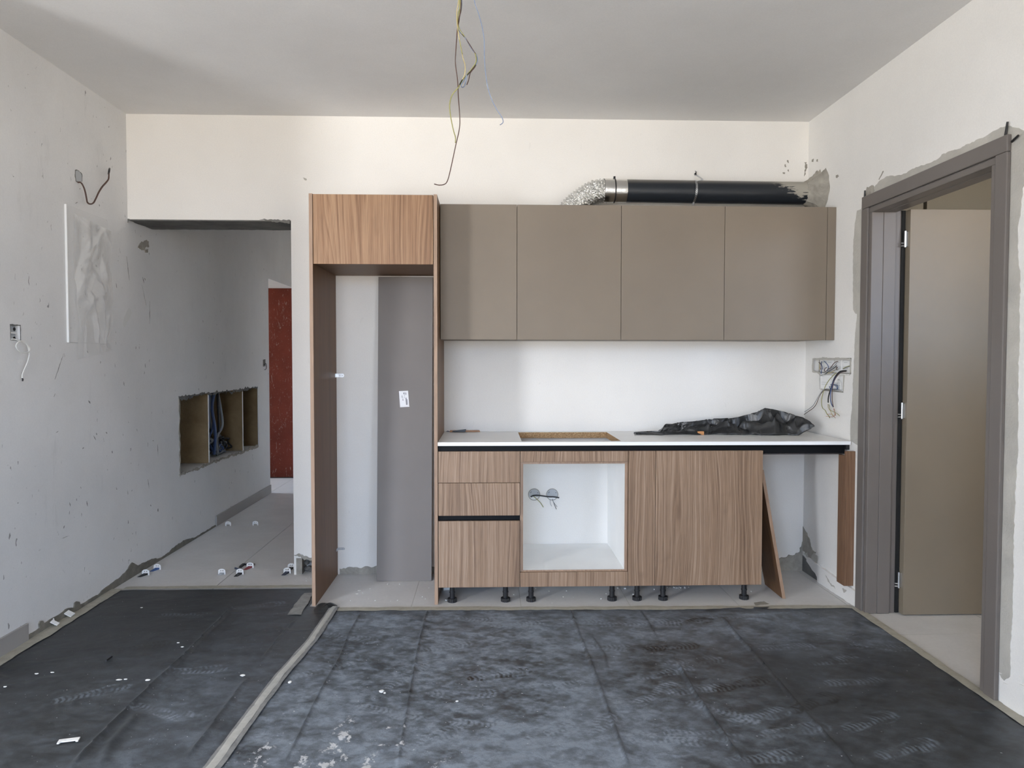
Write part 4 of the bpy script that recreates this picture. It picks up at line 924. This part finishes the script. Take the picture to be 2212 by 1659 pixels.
# crumpled black polythene
def bag():
    Z0 = WT; rr = random.Random(4)
    g_ = lambda u, v: (at(1300+u/3.95, 860+v/3.95, 'Y', -.24).x, at(1300+u/3.95, 860+v/3.95, 'Y', -.24).z)
    top = [g_(*p) for p in ((290, 296), (420, 288), (500, 284), (545, 258), (590, 232), (650, 232), (720, 216), (860, 200), (1000, 188), (1150, 178), (1250, 155), (1350, 128), (1390, 105), (1425, 88), (1500, 100), (1580, 122), (1650, 148), (1710, 168), (1745, 190), (1760, 222))]
    bot = [g_(*p) for p in ((280, 302), (430, 318), (600, 312), (820, 312), (1000, 314), (1180, 318), (1400, 316), (1500, 312), (1545, 330), (1585, 336), (1640, 305), (1700, 272), (1745, 250), (1760, 228))]
    X0, X1 = top[0][0], top[-1][0]; n, m = 120, 30; vs = []; fs = []
    tx = [p[0] for p in top]; bx = [p[0] for p in bot]; ty = [p[1] for p in top]; by = [p[1] for p in bot]
    L_x = X1-X0
    folds = [(rr.random()*L_x, rr.random()*.26, rr.gauss(1.2, .55)*rr.choice((1, -1)), rr.uniform(.010, .034), rr.uniform(.25, .75)*rr.choice((1, 1, -1)), rr.uniform(.06, .22)) for _ in range(62)]
    n, m = 190, 46
    for i in range(n+1):
        s = i/n; x = X0+L_x*s
        zt_ = float(np.interp(x, tx, ty)); zb_ = max(float(np.interp(x, bx, by)), Z0+.0008)
        if s < .84: zb_ = Z0+.0008
        zt_ = max(zt_, zb_+.0015); hh = zt_-zb_
        dep = (.05+.13*min(1, hh/.05))*(1 if s < .9 else max(.25, (1-s)/.1)**.5)
        yf = -.255-.07*max(0, s-.55)/.45+.012*math.sin(31*s)+.006*math.sin(67*s+1)
        col = []
        for j in range(m+1):
            t = j/m; base_ = min(1, (t/.62)**.8) if t < .62 else (1-t)/.38
            f_ = 0
            for (fx, fy, an, w_, A_, L_n) in folds:
                dx_, dy_ = s*L_x-fx, t*.26-fy; al = dx_*math.cos(an-PI/2)+dy_*math.sin(an-PI/2); d_ = -dx_*math.sin(an-PI/2)+dy_*math.cos(an-PI/2)
                if abs(d_) < w_ and abs(al) < L_n: f_ += A_*(1-abs(d_)/w_)*(1-abs(al)/L_n)
            env = min(1, 5*t, 5*(1-t))
            col.append(max(0, base_*(1+.75*f_*env)+.10*f_*env))
        mx = max(col)
        for j in range(m+1):
            t = j/m; q = col[j]/mx
            vs.append((x+.010*math.sin(9*t+23*s)*min(1, hh/.03), yf+dep*t-.016*(col[j]-1)*min(1, hh/.03), zb_+hh*q))
    for i in range(n):
        for j in range(m): k = i*(m+1)+j; fs.append((k, k+1, k+m+2)); fs.append((k, k+m+2, k+m+1))
    return MB().add(vs, fs)
o = bag().build('crumpled_film', BAG, None, True, weld=False); o.data.set_sharp_from_angle(angle=math.radians(22)); _s = o.modifiers.new('thickness', 'SOLIDIFY'); _s.thickness = .0006; _s.offset = 1; prop(o, 'crumpled sheet of black plastic film lying on the right half of the worktop', 'plastic film')
q0, q1 = wp(1507, 939.6), wp(1521, 939.6)
ob = MB(); y0 = q0.y
ob.poly([(q0.x, WT+.0004), (q1.x, WT+.0004), (q1.x, WT+.021), (q0.x, WT+.021)], .03, f=onY(y0+.03)).build('wood_block', OFFCUT, None, bevel=.0008)
prop(bpy.data.objects['wood_block'], 'small orange offcut of wood in front of the crumpled black film on the worktop', 'block')

# ================================================================== BLACK FLOOR FILM
SEAM = [(-.90, -4.4)] + [fl(*q) for q in ((462, 1659), (563, 1522), (610, 1460), (673, 1389), (720, 1318))]
def seam(y): return np.interp(y, [q[1] for q in SEAM], [q[0] for q in SEAM])
NOISE = 1
PRINTS = []
def print_at(u, v, ang, kind, L=.29):
    x, y = fl(u, v); PRINTS.append((x, y, math.radians(ang), kind, L))
for a in [(1500, 1430, 8, 1), (1440, 1455, 20, 1), (1510, 1490, 15, 1), (1420, 1500, 40, 1), (1520, 1590, -8, 1), (1440, 1600, 170, 1), (1560, 1540, -35, 1), (1640, 1550, 20, 1), (1720, 1580, 12, 1), (1200, 1485, 5, 1), (1260, 1345, 0, 1),
          (1350, 1350, 5, 1), (1420, 1345, 10, 1), (1590, 1335, 0, 1), (1490, 1345, 15, -1), (1450, 1400, 10, -1), (1600, 1480, 20, -1), (1800, 1430, 10, 1), (1850, 1475, 5, 1), (1880, 1560, 25, 1), (1760, 1520, 30, -1), (1300, 1400, -5, 1),
          (1120, 1350, 10, 1), (1040, 1340, -10, 1), (960, 1400, 20, 1), (880, 1460, 60, 1), (840, 1540, -20, 1), (1080, 1460, 15, -1), (1000, 1500, 0, 1), (1180, 1590, 30, 1), (1050, 1570, -15, 1), (930, 1600, 40, 1), (1290, 1580, 60, 1), (1650, 1640, 10, 1),
          (700, 1450, 30, 1), (760, 1380, -20, 1), (1960, 1620, 20, 1), (1900, 1400, -10, 1), (1700, 1400, 5, 1), (560, 1310, 20, 1), (400, 1330, 0, 1), (300, 1400, 25, -1), (200, 1500, 30, 1), (350, 1540, -20, 1), (420, 1450, 10, 1)]:
    print_at(*a)
def footprints(X, Y):
    D = np.zeros_like(X)
    for (px, py, a, kind, L) in PRINTS:
        dx, dy = X-px, Y-py; l = dx*math.cos(a)+dy*math.sin(a); q = -dx*math.sin(a)+dy*math.cos(a)
        m0 = (np.abs(l) < L*.55) & (np.abs(q) < .075)
        if not m0.any(): continue
        ll = l[m0]/L+.5; qq = q[m0]
        hw = np.interp(ll, [0, .04, .15, .3, .45, .62, .75, .88, .96, 1.0], [0, .026, .034, .031, .028, .040, .046, .040, .026, 0])
        inside = np.clip((hw-np.abs(qq))/.004, 0, 1)*((ll > 0) & (ll < 1))
        tread = (np.sin(2*PI*(ll*L/.021 + np.abs(qq)*16)) > -.1)*1.
        rim = np.clip(1-np.abs(hw-np.abs(qq)-.004)/.004, 0, 1)
        worn = np.clip(vnoise(px*91+ll*7, py*57+qq*60, 5)*2-.45, 0, 1)
        D[m0] += kind*inside*np.maximum(tread, rim)*worn*(.40 if kind > 0 else .5)
    return D
def ridge(X, Y, line, h, w_, side=0.):
    ys = [p[1] for p in line]; xs_ = [p[0] for p in line]
    o = np.argsort(ys); xc = np.interp(Y, np.array(ys)[o], np.array(xs_)[o])
    fade = np.clip((Y-min(ys)+.02)/.1, 0, 1)*np.clip((max(ys)-Y+.02)/.06, 0, 1)
    d = (X-xc)/w_
    return h*fade*(np.exp(-d*d)+side*np.clip(1-np.abs(d)/7., 0, 1)*(d > 0)), fade*np.exp(-(d/1.3)**2)
def film_sheet(name, label, rows, xl, xr, nx, creases, dustf):
    ny = len(rows); T = np.linspace(0, 1, nx)[None, :]
    Yg = np.repeat(np.array(rows)[:, None], nx, 1); l = xl(Yg[:, 0])[:, None]; r_ = xr(Yg[:, 0])[:, None]
    Xg = l+(r_-l)*T
    edge = np.minimum(Xg-l, r_-Xg)
    wr = fbm(Xg*5+.5*Yg, Yg*9, 3, 4)-.5; rid = 1-np.abs(2*fbm(Xg*3.2+Yg*1.2, Yg*5.5-Xg, 8, 3)-1)
    Z = .0035+.0045*np.clip(wr, -.3, .5)+.007*np.clip(rid-.80, 0, 1)*np.clip(fbm(Xg*1.1, Yg*1.3, 31, 2)*2.2-.7, 0, 1)/.2*.55
    cr = np.zeros_like(Z)
    for line, h, w_, sd in creases:
        z, c = ridge(Xg, Yg, line, h, w_, sd); Z += z; cr = np.maximum(cr, c)
    k = np.clip(edge/.04, 0, 1)*np.clip((rows[0]-Yg)/.03, 0, 1); Z = .0016+(Z-.0016)*np.clip(.12+k, 0, 1)
    Z = np.maximum(Z, .0014)
    D, Pw = dustf(Xg, Yg, cr); D = np.clip(D+footprints(Xg, Yg), 0, 1); Pw = np.clip(Pw, 0, 1)
    rg = np.random.default_rng(nx); dn = .0011+.010*np.clip(fbm(Xg*2, Yg*2.5, 77, 3)-.47, 0, 1)+.03*np.clip(Pw-.08, 0, .5); sk_ = rg.random(Xg.shape) < dn; Pw = np.where(sk_, np.maximum(Pw, rg.uniform(.55, .85, Xg.shape)), Pw)
    N = ny*nx; co = np.stack([Xg, Yg, Z], -1).reshape(N, 3)
    ii = np.arange(N).reshape(ny, nx); f = np.stack([ii[:-1, :-1], ii[1:, :-1], ii[1:, 1:], ii[:-1, 1:]], -1).reshape(-1, 4)
    me = bpy.data.meshes.new(name); me.vertices.add(N); me.vertices.foreach_set('co', co.ravel().astype(np.float32))
    nf = len(f); me.loops.add(nf*4); me.loops.foreach_set('vertex_index', f.ravel().astype(np.int32)); me.polygons.add(nf)
    me.polygons.foreach_set('loop_start', np.arange(0, nf*4, 4, dtype=np.int32)); me.polygons.foreach_set('loop_total', np.full(nf, 4, dtype=np.int32))
    me.polygons.foreach_set('use_smooth', np.ones(nf, dtype=bool)); me.update(calc_edges=True); me.validate()
    at_ = me.color_attributes.new('dust', 'FLOAT_COLOR', 'POINT'); c4 = np.stack([D, Pw, D*0, D*0+1], -1).reshape(-1)
    at_.data.foreach_set('color', c4.astype(np.float32)); me.materials.append(FILM)
    o = bpy.data.objects.new(name, me); COL.objects.link(o); prop(o, label, 'floor film'); return o
def rowset(y0, y1=-2.32, d=.0052):
    r_ = list(np.arange(y0, y1, -d)); s = d
    while r_[-1] > -4.35: s = min(s*1.1, .08); r_.append(r_[-1]-s)
    return r_
L_ = lambda *p: [fl(*q) for q in p]
F = lambda u, v: fl(u, v)
cr_right = [(L_((923, 1319), (916, 1345), (903, 1400), (893, 1455), (880, 1530), (858, 1659)), .006, .0045, .5), (L_((779, 1326), (757, 1365), (735, 1420), (700, 1480), (660, 1560), (612, 1659)), .006, .005, .5),
            (L_((1231.7, 1320), (1248, 1366), (1270, 1420), (1295, 1485), (1325, 1570), (1358, 1659)), .008, .005, .6), (L_((1383, 1320), (1400, 1345), (1420, 1380)), .003, .006, 0), (L_((1463, 1435), (1500, 1500), (1550, 1572), (1608, 1659)), .010, .006, .6),
            (L_((1560, 1338), (1600, 1385), (1660, 1450), (1740, 1546), (1845, 1659)), .010, .005, .6), (L_((1278, 1376), (1305, 1415), (1314, 1455)), .004, .006, 0)]
cr_left = [(L_((503, 1314), (447, 1369), (400, 1418), (345, 1468), (250, 1560), (153, 1659)), .012, .011, .5), (L_((636, 1341), (600, 1385), (560, 1432)), .006, .007, .3), (L_((532, 1471), (480, 1540), (440, 1595), (400, 1642)), .009, .012, .5),
           (L_((300, 1545), (240, 1610), (215, 1659)), .010, .02, 0.)]
pw = [(F(735, 1610), .055, .22, 1.), (F(700, 1650), .05, .12, .9), (F(795, 1655), .03, .1, .9), (F(868, 1600), .012, .12, .9), (F(845, 1612), .07, .012, .8), (F(905, 1622), .06, .012, .7), (F(820, 1515), .03, .04, .55), (F(650, 1650), .025, .10, .8),
      (F(1160, 1645), .05, .05, .5), (F(830, 1575), .06, .015, .6), (F(610, 1560), .10, .2, .35), (F(560, 1640), .06, .14, .75), (F(500, 1640), .05, .1, .5), (F(960, 1655), .06, .05, .6), (F(1000, 1520), .03, .02, .5), (F(1480, 1588), .03, .02, .35), (F(990, 1440), .3, .25, .18),
      (F(330, 1600), .14, .10, .35), (F(640, 1480), .25, .2, .18)]
def powder(X, Y):
    P_ = np.zeros_like(X)
    for (c, a, b, s) in pw: P_ = np.maximum(P_, s*np.exp(-((X-c[0])/a)**2-((Y-c[1])/b)**2))
    return 1.25*P_*(.05+.95*np.clip((fbm(X*60, Y*34, 21, 6)-.36)*2.6, 0, 1))
def dust_r(X, Y, cr):
    n1 = fbm(X*2.6, Y*3.4, 1, 6); n2 = fbm(X*11+Y*5, Y*15-X*3, 2, 6)
    n3_ = fbm(X*34+Y*9, Y*42-X*6, 7, 5)
    D = .07+np.clip((n1-.32)*2.4, 0, 1)*.34+np.clip((n2-.36)*2.8, 0, 1)*.40+np.clip((n3_-.38)*3, 0, 1)*.36
    tx = np.clip((X-.75)/.8, 0, 1)*np.clip((-1.02-Y)/.35, 0, 1); D = D*(1-.78*tx)+.03
    D = D*(1-.45*np.clip((X-1.3)/.7, 0, 1)*np.clip((Y+1.2)/.5, 0, 1)); D = D*(1+.25*np.clip(1-np.abs(X-.25)/.8, 0, 1))
    far = np.clip((Y+.80)/.14, 0, 1); D = D*(1-.5*far); D = D*(1-.55*cr)
    tire = ((np.sin(X*2*PI/.055+np.sin(Y*40)) > .1)*(np.abs(Y+.80-.03*np.sin(X*3)) < .035))*.16*np.clip(fbm(X*5, Y*5, 9, 2)*2.4-.8, 0, 1)
    return D+tire, powder(X, Y)+.8*np.clip(cr-.6, 0, 1)*np.clip(fbm(X*14, Y*10, 40, 3)*3-1.3, 0, 1)
def dust_l(X, Y, cr):
    n1 = fbm(X*2.3+9, Y*3.4, 51, 5); n2 = fbm(X*7+Y*3, Y*15, 52, 5)
    n3_ = fbm(X*32+Y*11, Y*40-X*8, 57, 5)
    D = (.02+np.clip((n1-.40)*2.2, 0, 1)*.13+np.clip((n2-.40)*2.4, 0, 1)*.16+np.clip((n3_-.42)*3, 0, 1)*.14)*(.42+.6*np.clip((X+1.55)/.7, 0, 1))
    near = np.clip((-.9-Y)/.9, 0, 1); D = D*(.55+.75*near)+.03+.10*np.clip(1-np.abs(X+.85)/.35, 0, 1)
    D = D*(1-.5*cr)+.06*cr*vnoise(X*30, Y*22, 6)
    return D, powder(X, Y)
rs = film_sheet('floor_film', 'wide dusty black plastic film with many footprints, in front of the base cabinets', rowset(-.665), lambda y: seam(y)-.0, lambda y: y*0+2.262, 520, cr_right, dust_r)
ls = film_sheet('floor_film', 'narrower dusty black plastic film reaching towards the corridor, left of the seam tape', rowset(-.285), lambda y: y*0-1.885, lambda y: np.where(y > -.592, -.700, np.where(y > -.66, -.70+(np.clip((-.592-y)/.03, 0, 1))*.13, seam(np.minimum(y, -.65))-.012)), 270, cr_left, dust_l)
# film pushed up in a small lump at the foot of the fridge surround
def lump():
    vs = []; fs = []; n, m = 22, 12
    a, b = fl(690, 1307), fl(716, 1309)
    for j in range(m+1):
        for i in range(n+1):
            s, t = i/n, j/m; x = -.665+.115*s; y = -.585-.075*t+.022*math.sin(PI*s)*(1-t)
            h = .020*math.sin(PI*min(1, s*1.05))**.8*math.sin(PI*(.15+.85*t))*(1+.4*math.sin(9*s+3*t))
            vs.append((x, y, .004+max(0, h)))
    for j in range(m):
        for i in range(n): k = j*(n+1)+i; fs.append((k, k+1, k+n+2, k+n+1))
    return MB().add(vs, fs)
o = lump().build('film_flap', BAG, None, True); prop(o, 'small bunched flap of black film at the foot of the left fridge surround panel', 'plastic film')

# ================================================================== TAPES
def ribbon(name, pts, w0, w1, mat, label, z=.0075, seed=1, amp=.004, cross=None, lift=None):
    P = smooth(pts, 1); out = []; r_ = random.Random(seed); d = []
    P2 = []
    for i in range(len(P)-1):
        k = max(2, int((P[i+1]-P[i]).length/.025))
        P2 += [P[i].lerp(P[i+1], j/k) for j in range(k)]
    P2.append(P[-1]); m = len(P2); vs = []; fs = []; nn = 5
    e0 = e1 = 0
    for i, p in enumerate(P2):
        t = (P2[min(i+1, m-1)]-P2[max(i-1, 0)]).normalized(); n_ = Vector((-t.y, t.x, 0)); wd_ = w0+(w1-w0)*i/(m-1)
        e0 = e0*.7+r_.uniform(-amp, amp); e1 = e1*.7+r_.uniform(-amp, amp); zz_ = z+.0005*math.sin(i*.9+seed)+r_.uniform(0, .0003)
        for j in range(nn):
            s = j/(nn-1)-.5; off = wd_*s+(e0 if j == 0 else e1 if j == nn-1 else 0); q = p+n_*off
            vs.append((q.x, q.y, zz_-(.0008 if j in (0, nn-1) else 0)))
    for i in range(m-1):
        for j in range(nn-1): k = i*nn+j; fs.append((k, k+1, k+nn+1, k+nn))
    o = MB().add(vs, fs).build(name, mat, None, False, weld=False)
    s_ = o.modifiers.new('thickness', 'SOLIDIFY'); s_.thickness = .0006; s_.offset = 1
    prop(o, label, 'tape'); return o
ribbon('masking_tape', [(-.575, -.652, 0), (.2, -.662, 0), (.9, -.676, 0), (1.6, -.688, 0), (2.26, -.695, 0)], .048, .05, TAPE, 'long beige masking tape along the film edge in front of the base cabinets', .0065, 2)
ribbon('masking_tape', [(2.268, -.70, 0), (2.268, -1.3, 0), (2.268, -2.0, 0), (2.268, -4.2, 0)], .046, .05, TAPE, 'beige masking tape along the right wall, passing the open doorway', .0065, 3, .002)
ribbon('masking_tape', [(-1.895, -.27, 0), (-1.895, -.9, 0), (-1.897, -1.78, 0)], .066, .068, TAPE, 'beige masking tape along the foot of the left wall', .0068, 4, .003)
ribbon('masking_tape', [(-1.86, -.262, 0), (-1.3, -.256, 0), (-.70, -.258, 0)], .05, .045, TAPE, 'beige masking tape across the corridor opening, along the far edge of the film', .0075, 5, .004)
sp0 = [(SEAM[-1][0]+.006, SEAM[-1][1]+.025)] + SEAM[::-1]
ribbon('seam_tape', [(x, y, 0) for x, y in sp0], .05, .075, TAPE2, 'broad pale grey tape strip covering the seam between the two black films', .0105, 6, .0012)
ribbon('seam_tape', [(x-.003, y, 0) for x, y in sp0], .026, .036, TAPE4, 'narrow pale tape strip running on top of the broad seam tape', .0122, 9, .0012)
p0, p1 = fl(668, 1284), fl(636, 1331)
ribbon('seam_tape', [(p0[0], p0[1], 0), ((p0[0]+p1[0])/2, (p0[1]+p1[1])/2, 0), (p1[0], p1[1], 0)], .05, .075, TAPE3, 'short translucent dusty tape beside the left fridge surround panel', .0085, 7, .004)

# ================================================================== TILE LEVELLING CLIPS
def clip_mesh(x, y, s=1.22):
    W = .0185*s; Hh_ = .030*s; o_ = [(-W, 0), (-W, Hh_*.62)]
    o_ += [(W*math.cos(a), Hh_*.62+Hh_*.38*math.sin(a)) for a in [PI-PI*i/12 for i in range(1, 12)]] + [(W, Hh_*.62), (W, 0), (W*.62, 0), (W*.62, Hh_*.36), (-W*.62, Hh_*.36), (-W*.62, 0)]
    hs = [[(cx_+.0032*s*math.cos(t), Hh_*.68+.0032*s*math.sin(t)) for t in [2*PI*i/10 for i in range(10)]] for cx_ in (-.0055*s, .0055*s)]
    return MB().poly([(x+a, b+.0004) for a, b in o_], .003, holes=[[(x+a, b) for a, b in h] for h in hs], f=onY(y))
CL = [(315, 1242.5, BLACKPL, -25, 'white tile clip with a black wedge, touching the left wall'), (340, 1230.5, BLUEPL, -22, 'white tile clip with a blue wedge, by the left wall'),
      (479.5, 1241, GREYPL, -20, 'white tile clip with a pale grey wedge, on the corridor threshold'), (518.5, 1241, BLACKPL, -12, 'white tile clip with a black wedge, in front of the clip with the red wedge'),
      (540.5, 1227, REDPL, -22, 'white tile clip with a red wedge on the tile joint'), (620.5, 1238.5, DKBLUE, -14, 'white tile clip with a slate blue wedge, near the broken wall foot'),
      (629.5, 1229, BLACKPL, -12, 'dusty white tile clip with a black wedge, nearest the broken wall foot'), (493, 1136, None, 0, 'white tile clip without wedge, far along the corridor next to the skirting'), (552, 1135, None, 0, 'white tile clip without wedge, far along the corridor in mid floor')]
def wedge_mesh(x, y, ang, L=.062, W=.024, H=.014):
    c, s = math.cos(ang), math.sin(ang); vs = []
    for a, zz_ in ((0, H), (L, .002)):
        for b in (-W/2, W/2):
            for z in (.0006, zz_): vs.append((x+b*c-a*s*-1*0-(-a)*math.sin(ang)*-1*0 + a*math.sin(ang), y+b*0-a*math.cos(ang), z))
    return MB().add(vs, [(0, 1, 3, 2), (4, 6, 7, 5), (0, 4, 5, 1), (2, 3, 7, 6), (1, 5, 7, 3), (0, 2, 6, 4)])
for u, v, wm, ang, lab in CL:
    x, y = fl(u, v); t = thing('tile_clip', (x, y, 0), lab, 'tile clip', 'tile levelling clips')
    clip_mesh(x, y).build('clip_plate', WHITEPL, t)
    if wm: wedge_mesh(x, y+.008, math.radians(ang), .055 if wm != GREYPL else .03).build('wedge', wm, t, bevel=.0008)
x, y = fl(503, 1231)
o = wedge_mesh(x+.01, y+.01, math.radians(80), .05, .03).build('loose_wedge', DKBLUE, None); prop(o, 'loose dark wedge lying between the clips on the corridor threshold', 'wedge')
x, y = fl(532, 1221)
m_ = MB(); m_.box(x-.02, x+.055, y-.006, y+.006, .0005, .010); m_.box(x-.026, x-.01, y-.06, y+.004, .0005, .012); o = m_.build('loose_wedge', BLACKPL); prop(o, 'loose black plastic piece behind the clip with the red wedge', 'wedge')

# ================================================================== BITS ON THE FLOOR
def chipbit(u, v, sx_, sy_, sz, lab, z=.006, nm='plaster_chip', mat=None, seed=0):
    x, y = fl(u, v, z); o = stone((x, y, z+sz*.8), (sx_, sy_, sz), seed or int(u)); o = o.build(nm, mat or CHIPW); prop(o, lab, 'chip', 'plaster chips'); return o
chipbit(824, 1495, .011, .011, .005, 'white plaster chip alone on the film, in line with the grey panel')
chipbit(831, 1498, .005, .005, .003, 'tiny white plaster chip touching the larger one in line with the grey panel')
chipbit(626, 1475, .008, .011, .004, 'white plaster chip just right of the seam tape')
chipbit(319, 1470, .011, .006, .003, 'white plaster chip left of the big fold in the film')
chipbit(257, 1469, .013, .006, .002, 'flat white plaster flake on the left film, left of the bigger chip')
chipbit(271, 1468, .008, .004, .002, 'small flat white flake beside another flake on the left film')
chipbit(79, 1456, .010, .005, .002, 'pale flattened flake on the film, near the left wall')
chipbit(113, 1453, .009, .004, .002, 'second pale flattened flake on the film, farther from the left wall')
chipbit(11, 1484, .008, .004, .002, 'pale flake at the left edge of the photo')
chipbit(524, 1460, .012, .009, .003, 'oval white flake on the left film, close to the seam tape', seed=99)
chipbit(385, 1389, .008, .005, .002, 'pale flake on the left film in front of the tile clips')
chipbit(394, 1398, .008, .004, .002, 'dull pale flake beside the pale one in front of the tile clips')
chipbit(306, 1313, .007, .005, .002, 'small white flake on the far part of the left film')
chipbit(987, 1516, .006, .005, .003, 'small white chip in the middle of the footprinted film', seed=31)
chipbit(776, 1276, .011, .010, .002, 'white chip on the tiles in the fridge niche', .0005, seed=32)
chipbit(771, 1283, .010, .004, .0015, 'thin white flake on the tiles in the fridge niche', .0005, seed=33)
chipbit(838, 1262, .007, .012, .002, 'white flake at the foot of the grey panel', .0005, seed=34)
for k, (u, v, s, lab) in enumerate([(1334, 1271, .006, 'white crumb under the oven housing'), (1350, 1272, .008, 'larger white crumb under the narrow unit'), (1368, 1285, .006, 'white crumb on the foot of the narrow unit leg'), (964, 1297, .008, 'white crumb beside the first cabinet leg'),
                                    (1413, 1274, .004, 'white crumb between the narrow unit and the wide unit'), (1637, 1255, .004, 'white crumb under the wide unit end')][:5]):
    chipbit(u, v, s, s*1.3, .004, lab, .0005, seed=200+k)
def crumbs():
    r_ = random.Random(8); m_ = MB()
    for k in range(60):
        u, v = (r_.gauss(1462, 14), r_.gauss(1270, 1.5)) if k < 24 else (r_.uniform(950, 1640), r_.uniform(1272, 1304)) if k < 36 else (r_.uniform(660, 720), r_.uniform(1246, 1256)) if k < 48 else (r_.uniform(740, 930), r_.uniform(1262, 1300))
        x, y = fl(u, v); s = r_.uniform(.0015, .0045); q = stone((x, y, s*.8), (s, s*1.2, s*.7), 300+k); m_.add(q.v, q.f)
    return m_
o = crumbs().build('plaster_crumbs', CHIPW, weld=False); prop(o, 'scattered tiny white plaster crumbs on the tiles under and beside the base cabinets', 'crumbs', kind='stuff')
x, y = fl(963, 1276)
o = MB().cyl((x-.015, y, .012), (x+.022, y+.01, .012), .011, n=14).build('pipe_offcut', WHITEPL, None, True); prop(o, 'short white plastic offcut under the drawer unit, behind the first leg', 'offcut')
x, y = fl(148, 1603, .006); a = math.radians(14)
def loc(px, py): return (x+px*math.cos(a)-py*math.sin(a), y+px*math.sin(a)+py*math.cos(a))
m_ = MB().poly([loc(*p) for p in ((-.033, -.012), (-.026, -.012), (-.022, -.004), (.022, -.004), (.026, -.012), (.033, -.012), (.033, .014), (-.033, .014))], .004, holes=[[loc(*p) for p in ((-.015, .002), (.012, .002), (.012, .006), (-.015, .006))]], f=onF(.009))
o = m_.build('plastic_clip', WHITEPL); prop(o, 'white plastic bracket-shaped piece lying on the near left part of the film', 'clip')
p0, p1 = fl(229, 1429, .008), fl(241, 1420, .008)
o = MB().cyl((*p0, .011), (*p1, .011), .0045, n=8).build('black_stick', BLACKPL, None, True); prop(o, 'short black stick lying on the left film', 'stick')
# bits caught in the gap at the foot of the left wall
for k, (u, v, w_, h, lab) in enumerate([(151, 1330, .05, .028, 'larger white paper scrap in the gap at the foot of the left wall'), (119, 1348, .028, .026, 'smaller white plastic scrap in the gap at the foot of the left wall')]):
    yy_, zz_ = lw(u, v, XL+.03); m_ = MB()
    z0_ = max(.010, zz_-h*.5); m_.add([(XL+.012+a_*.030, yy_-w_*.4+b_*w_*.8+a_*.006, z0_+(1-a_)*h*.7+c_*.004+.004*b_) for c_ in (0, 1) for b_ in (0, 1) for a_ in (0, 1)], [(0, 2, 3, 1), (4, 5, 7, 6), (0, 1, 5, 4), (2, 6, 7, 3), (0, 4, 6, 2), (1, 3, 7, 5)])
    o = m_.build('paper_scrap', CHIPW); prop(o, lab, 'scrap')
a_, b_ = lw(106, 1354), lw(112, 1336)
o = MB().cyl((XL+.03, a_[0], max(.012, a_[1])), (XL+.008, b_[0], b_[1]), .003, n=6).build('thin_stick', CHIPW); prop(o, 'thin pale splinter leaning against the foot of the left wall', 'stick')
o = MB().poly(jag([fl(1628, 1302), fl(1650, 1299), fl(1662, 1305), fl(1632, 1308)], .003, .01, 3), .0008, f=onF(.0002)).build('dirt_patch', MORTAR); prop(o, 'flat brownish smear of dried mortar on the tiles in front of the leaning board', 'smear')
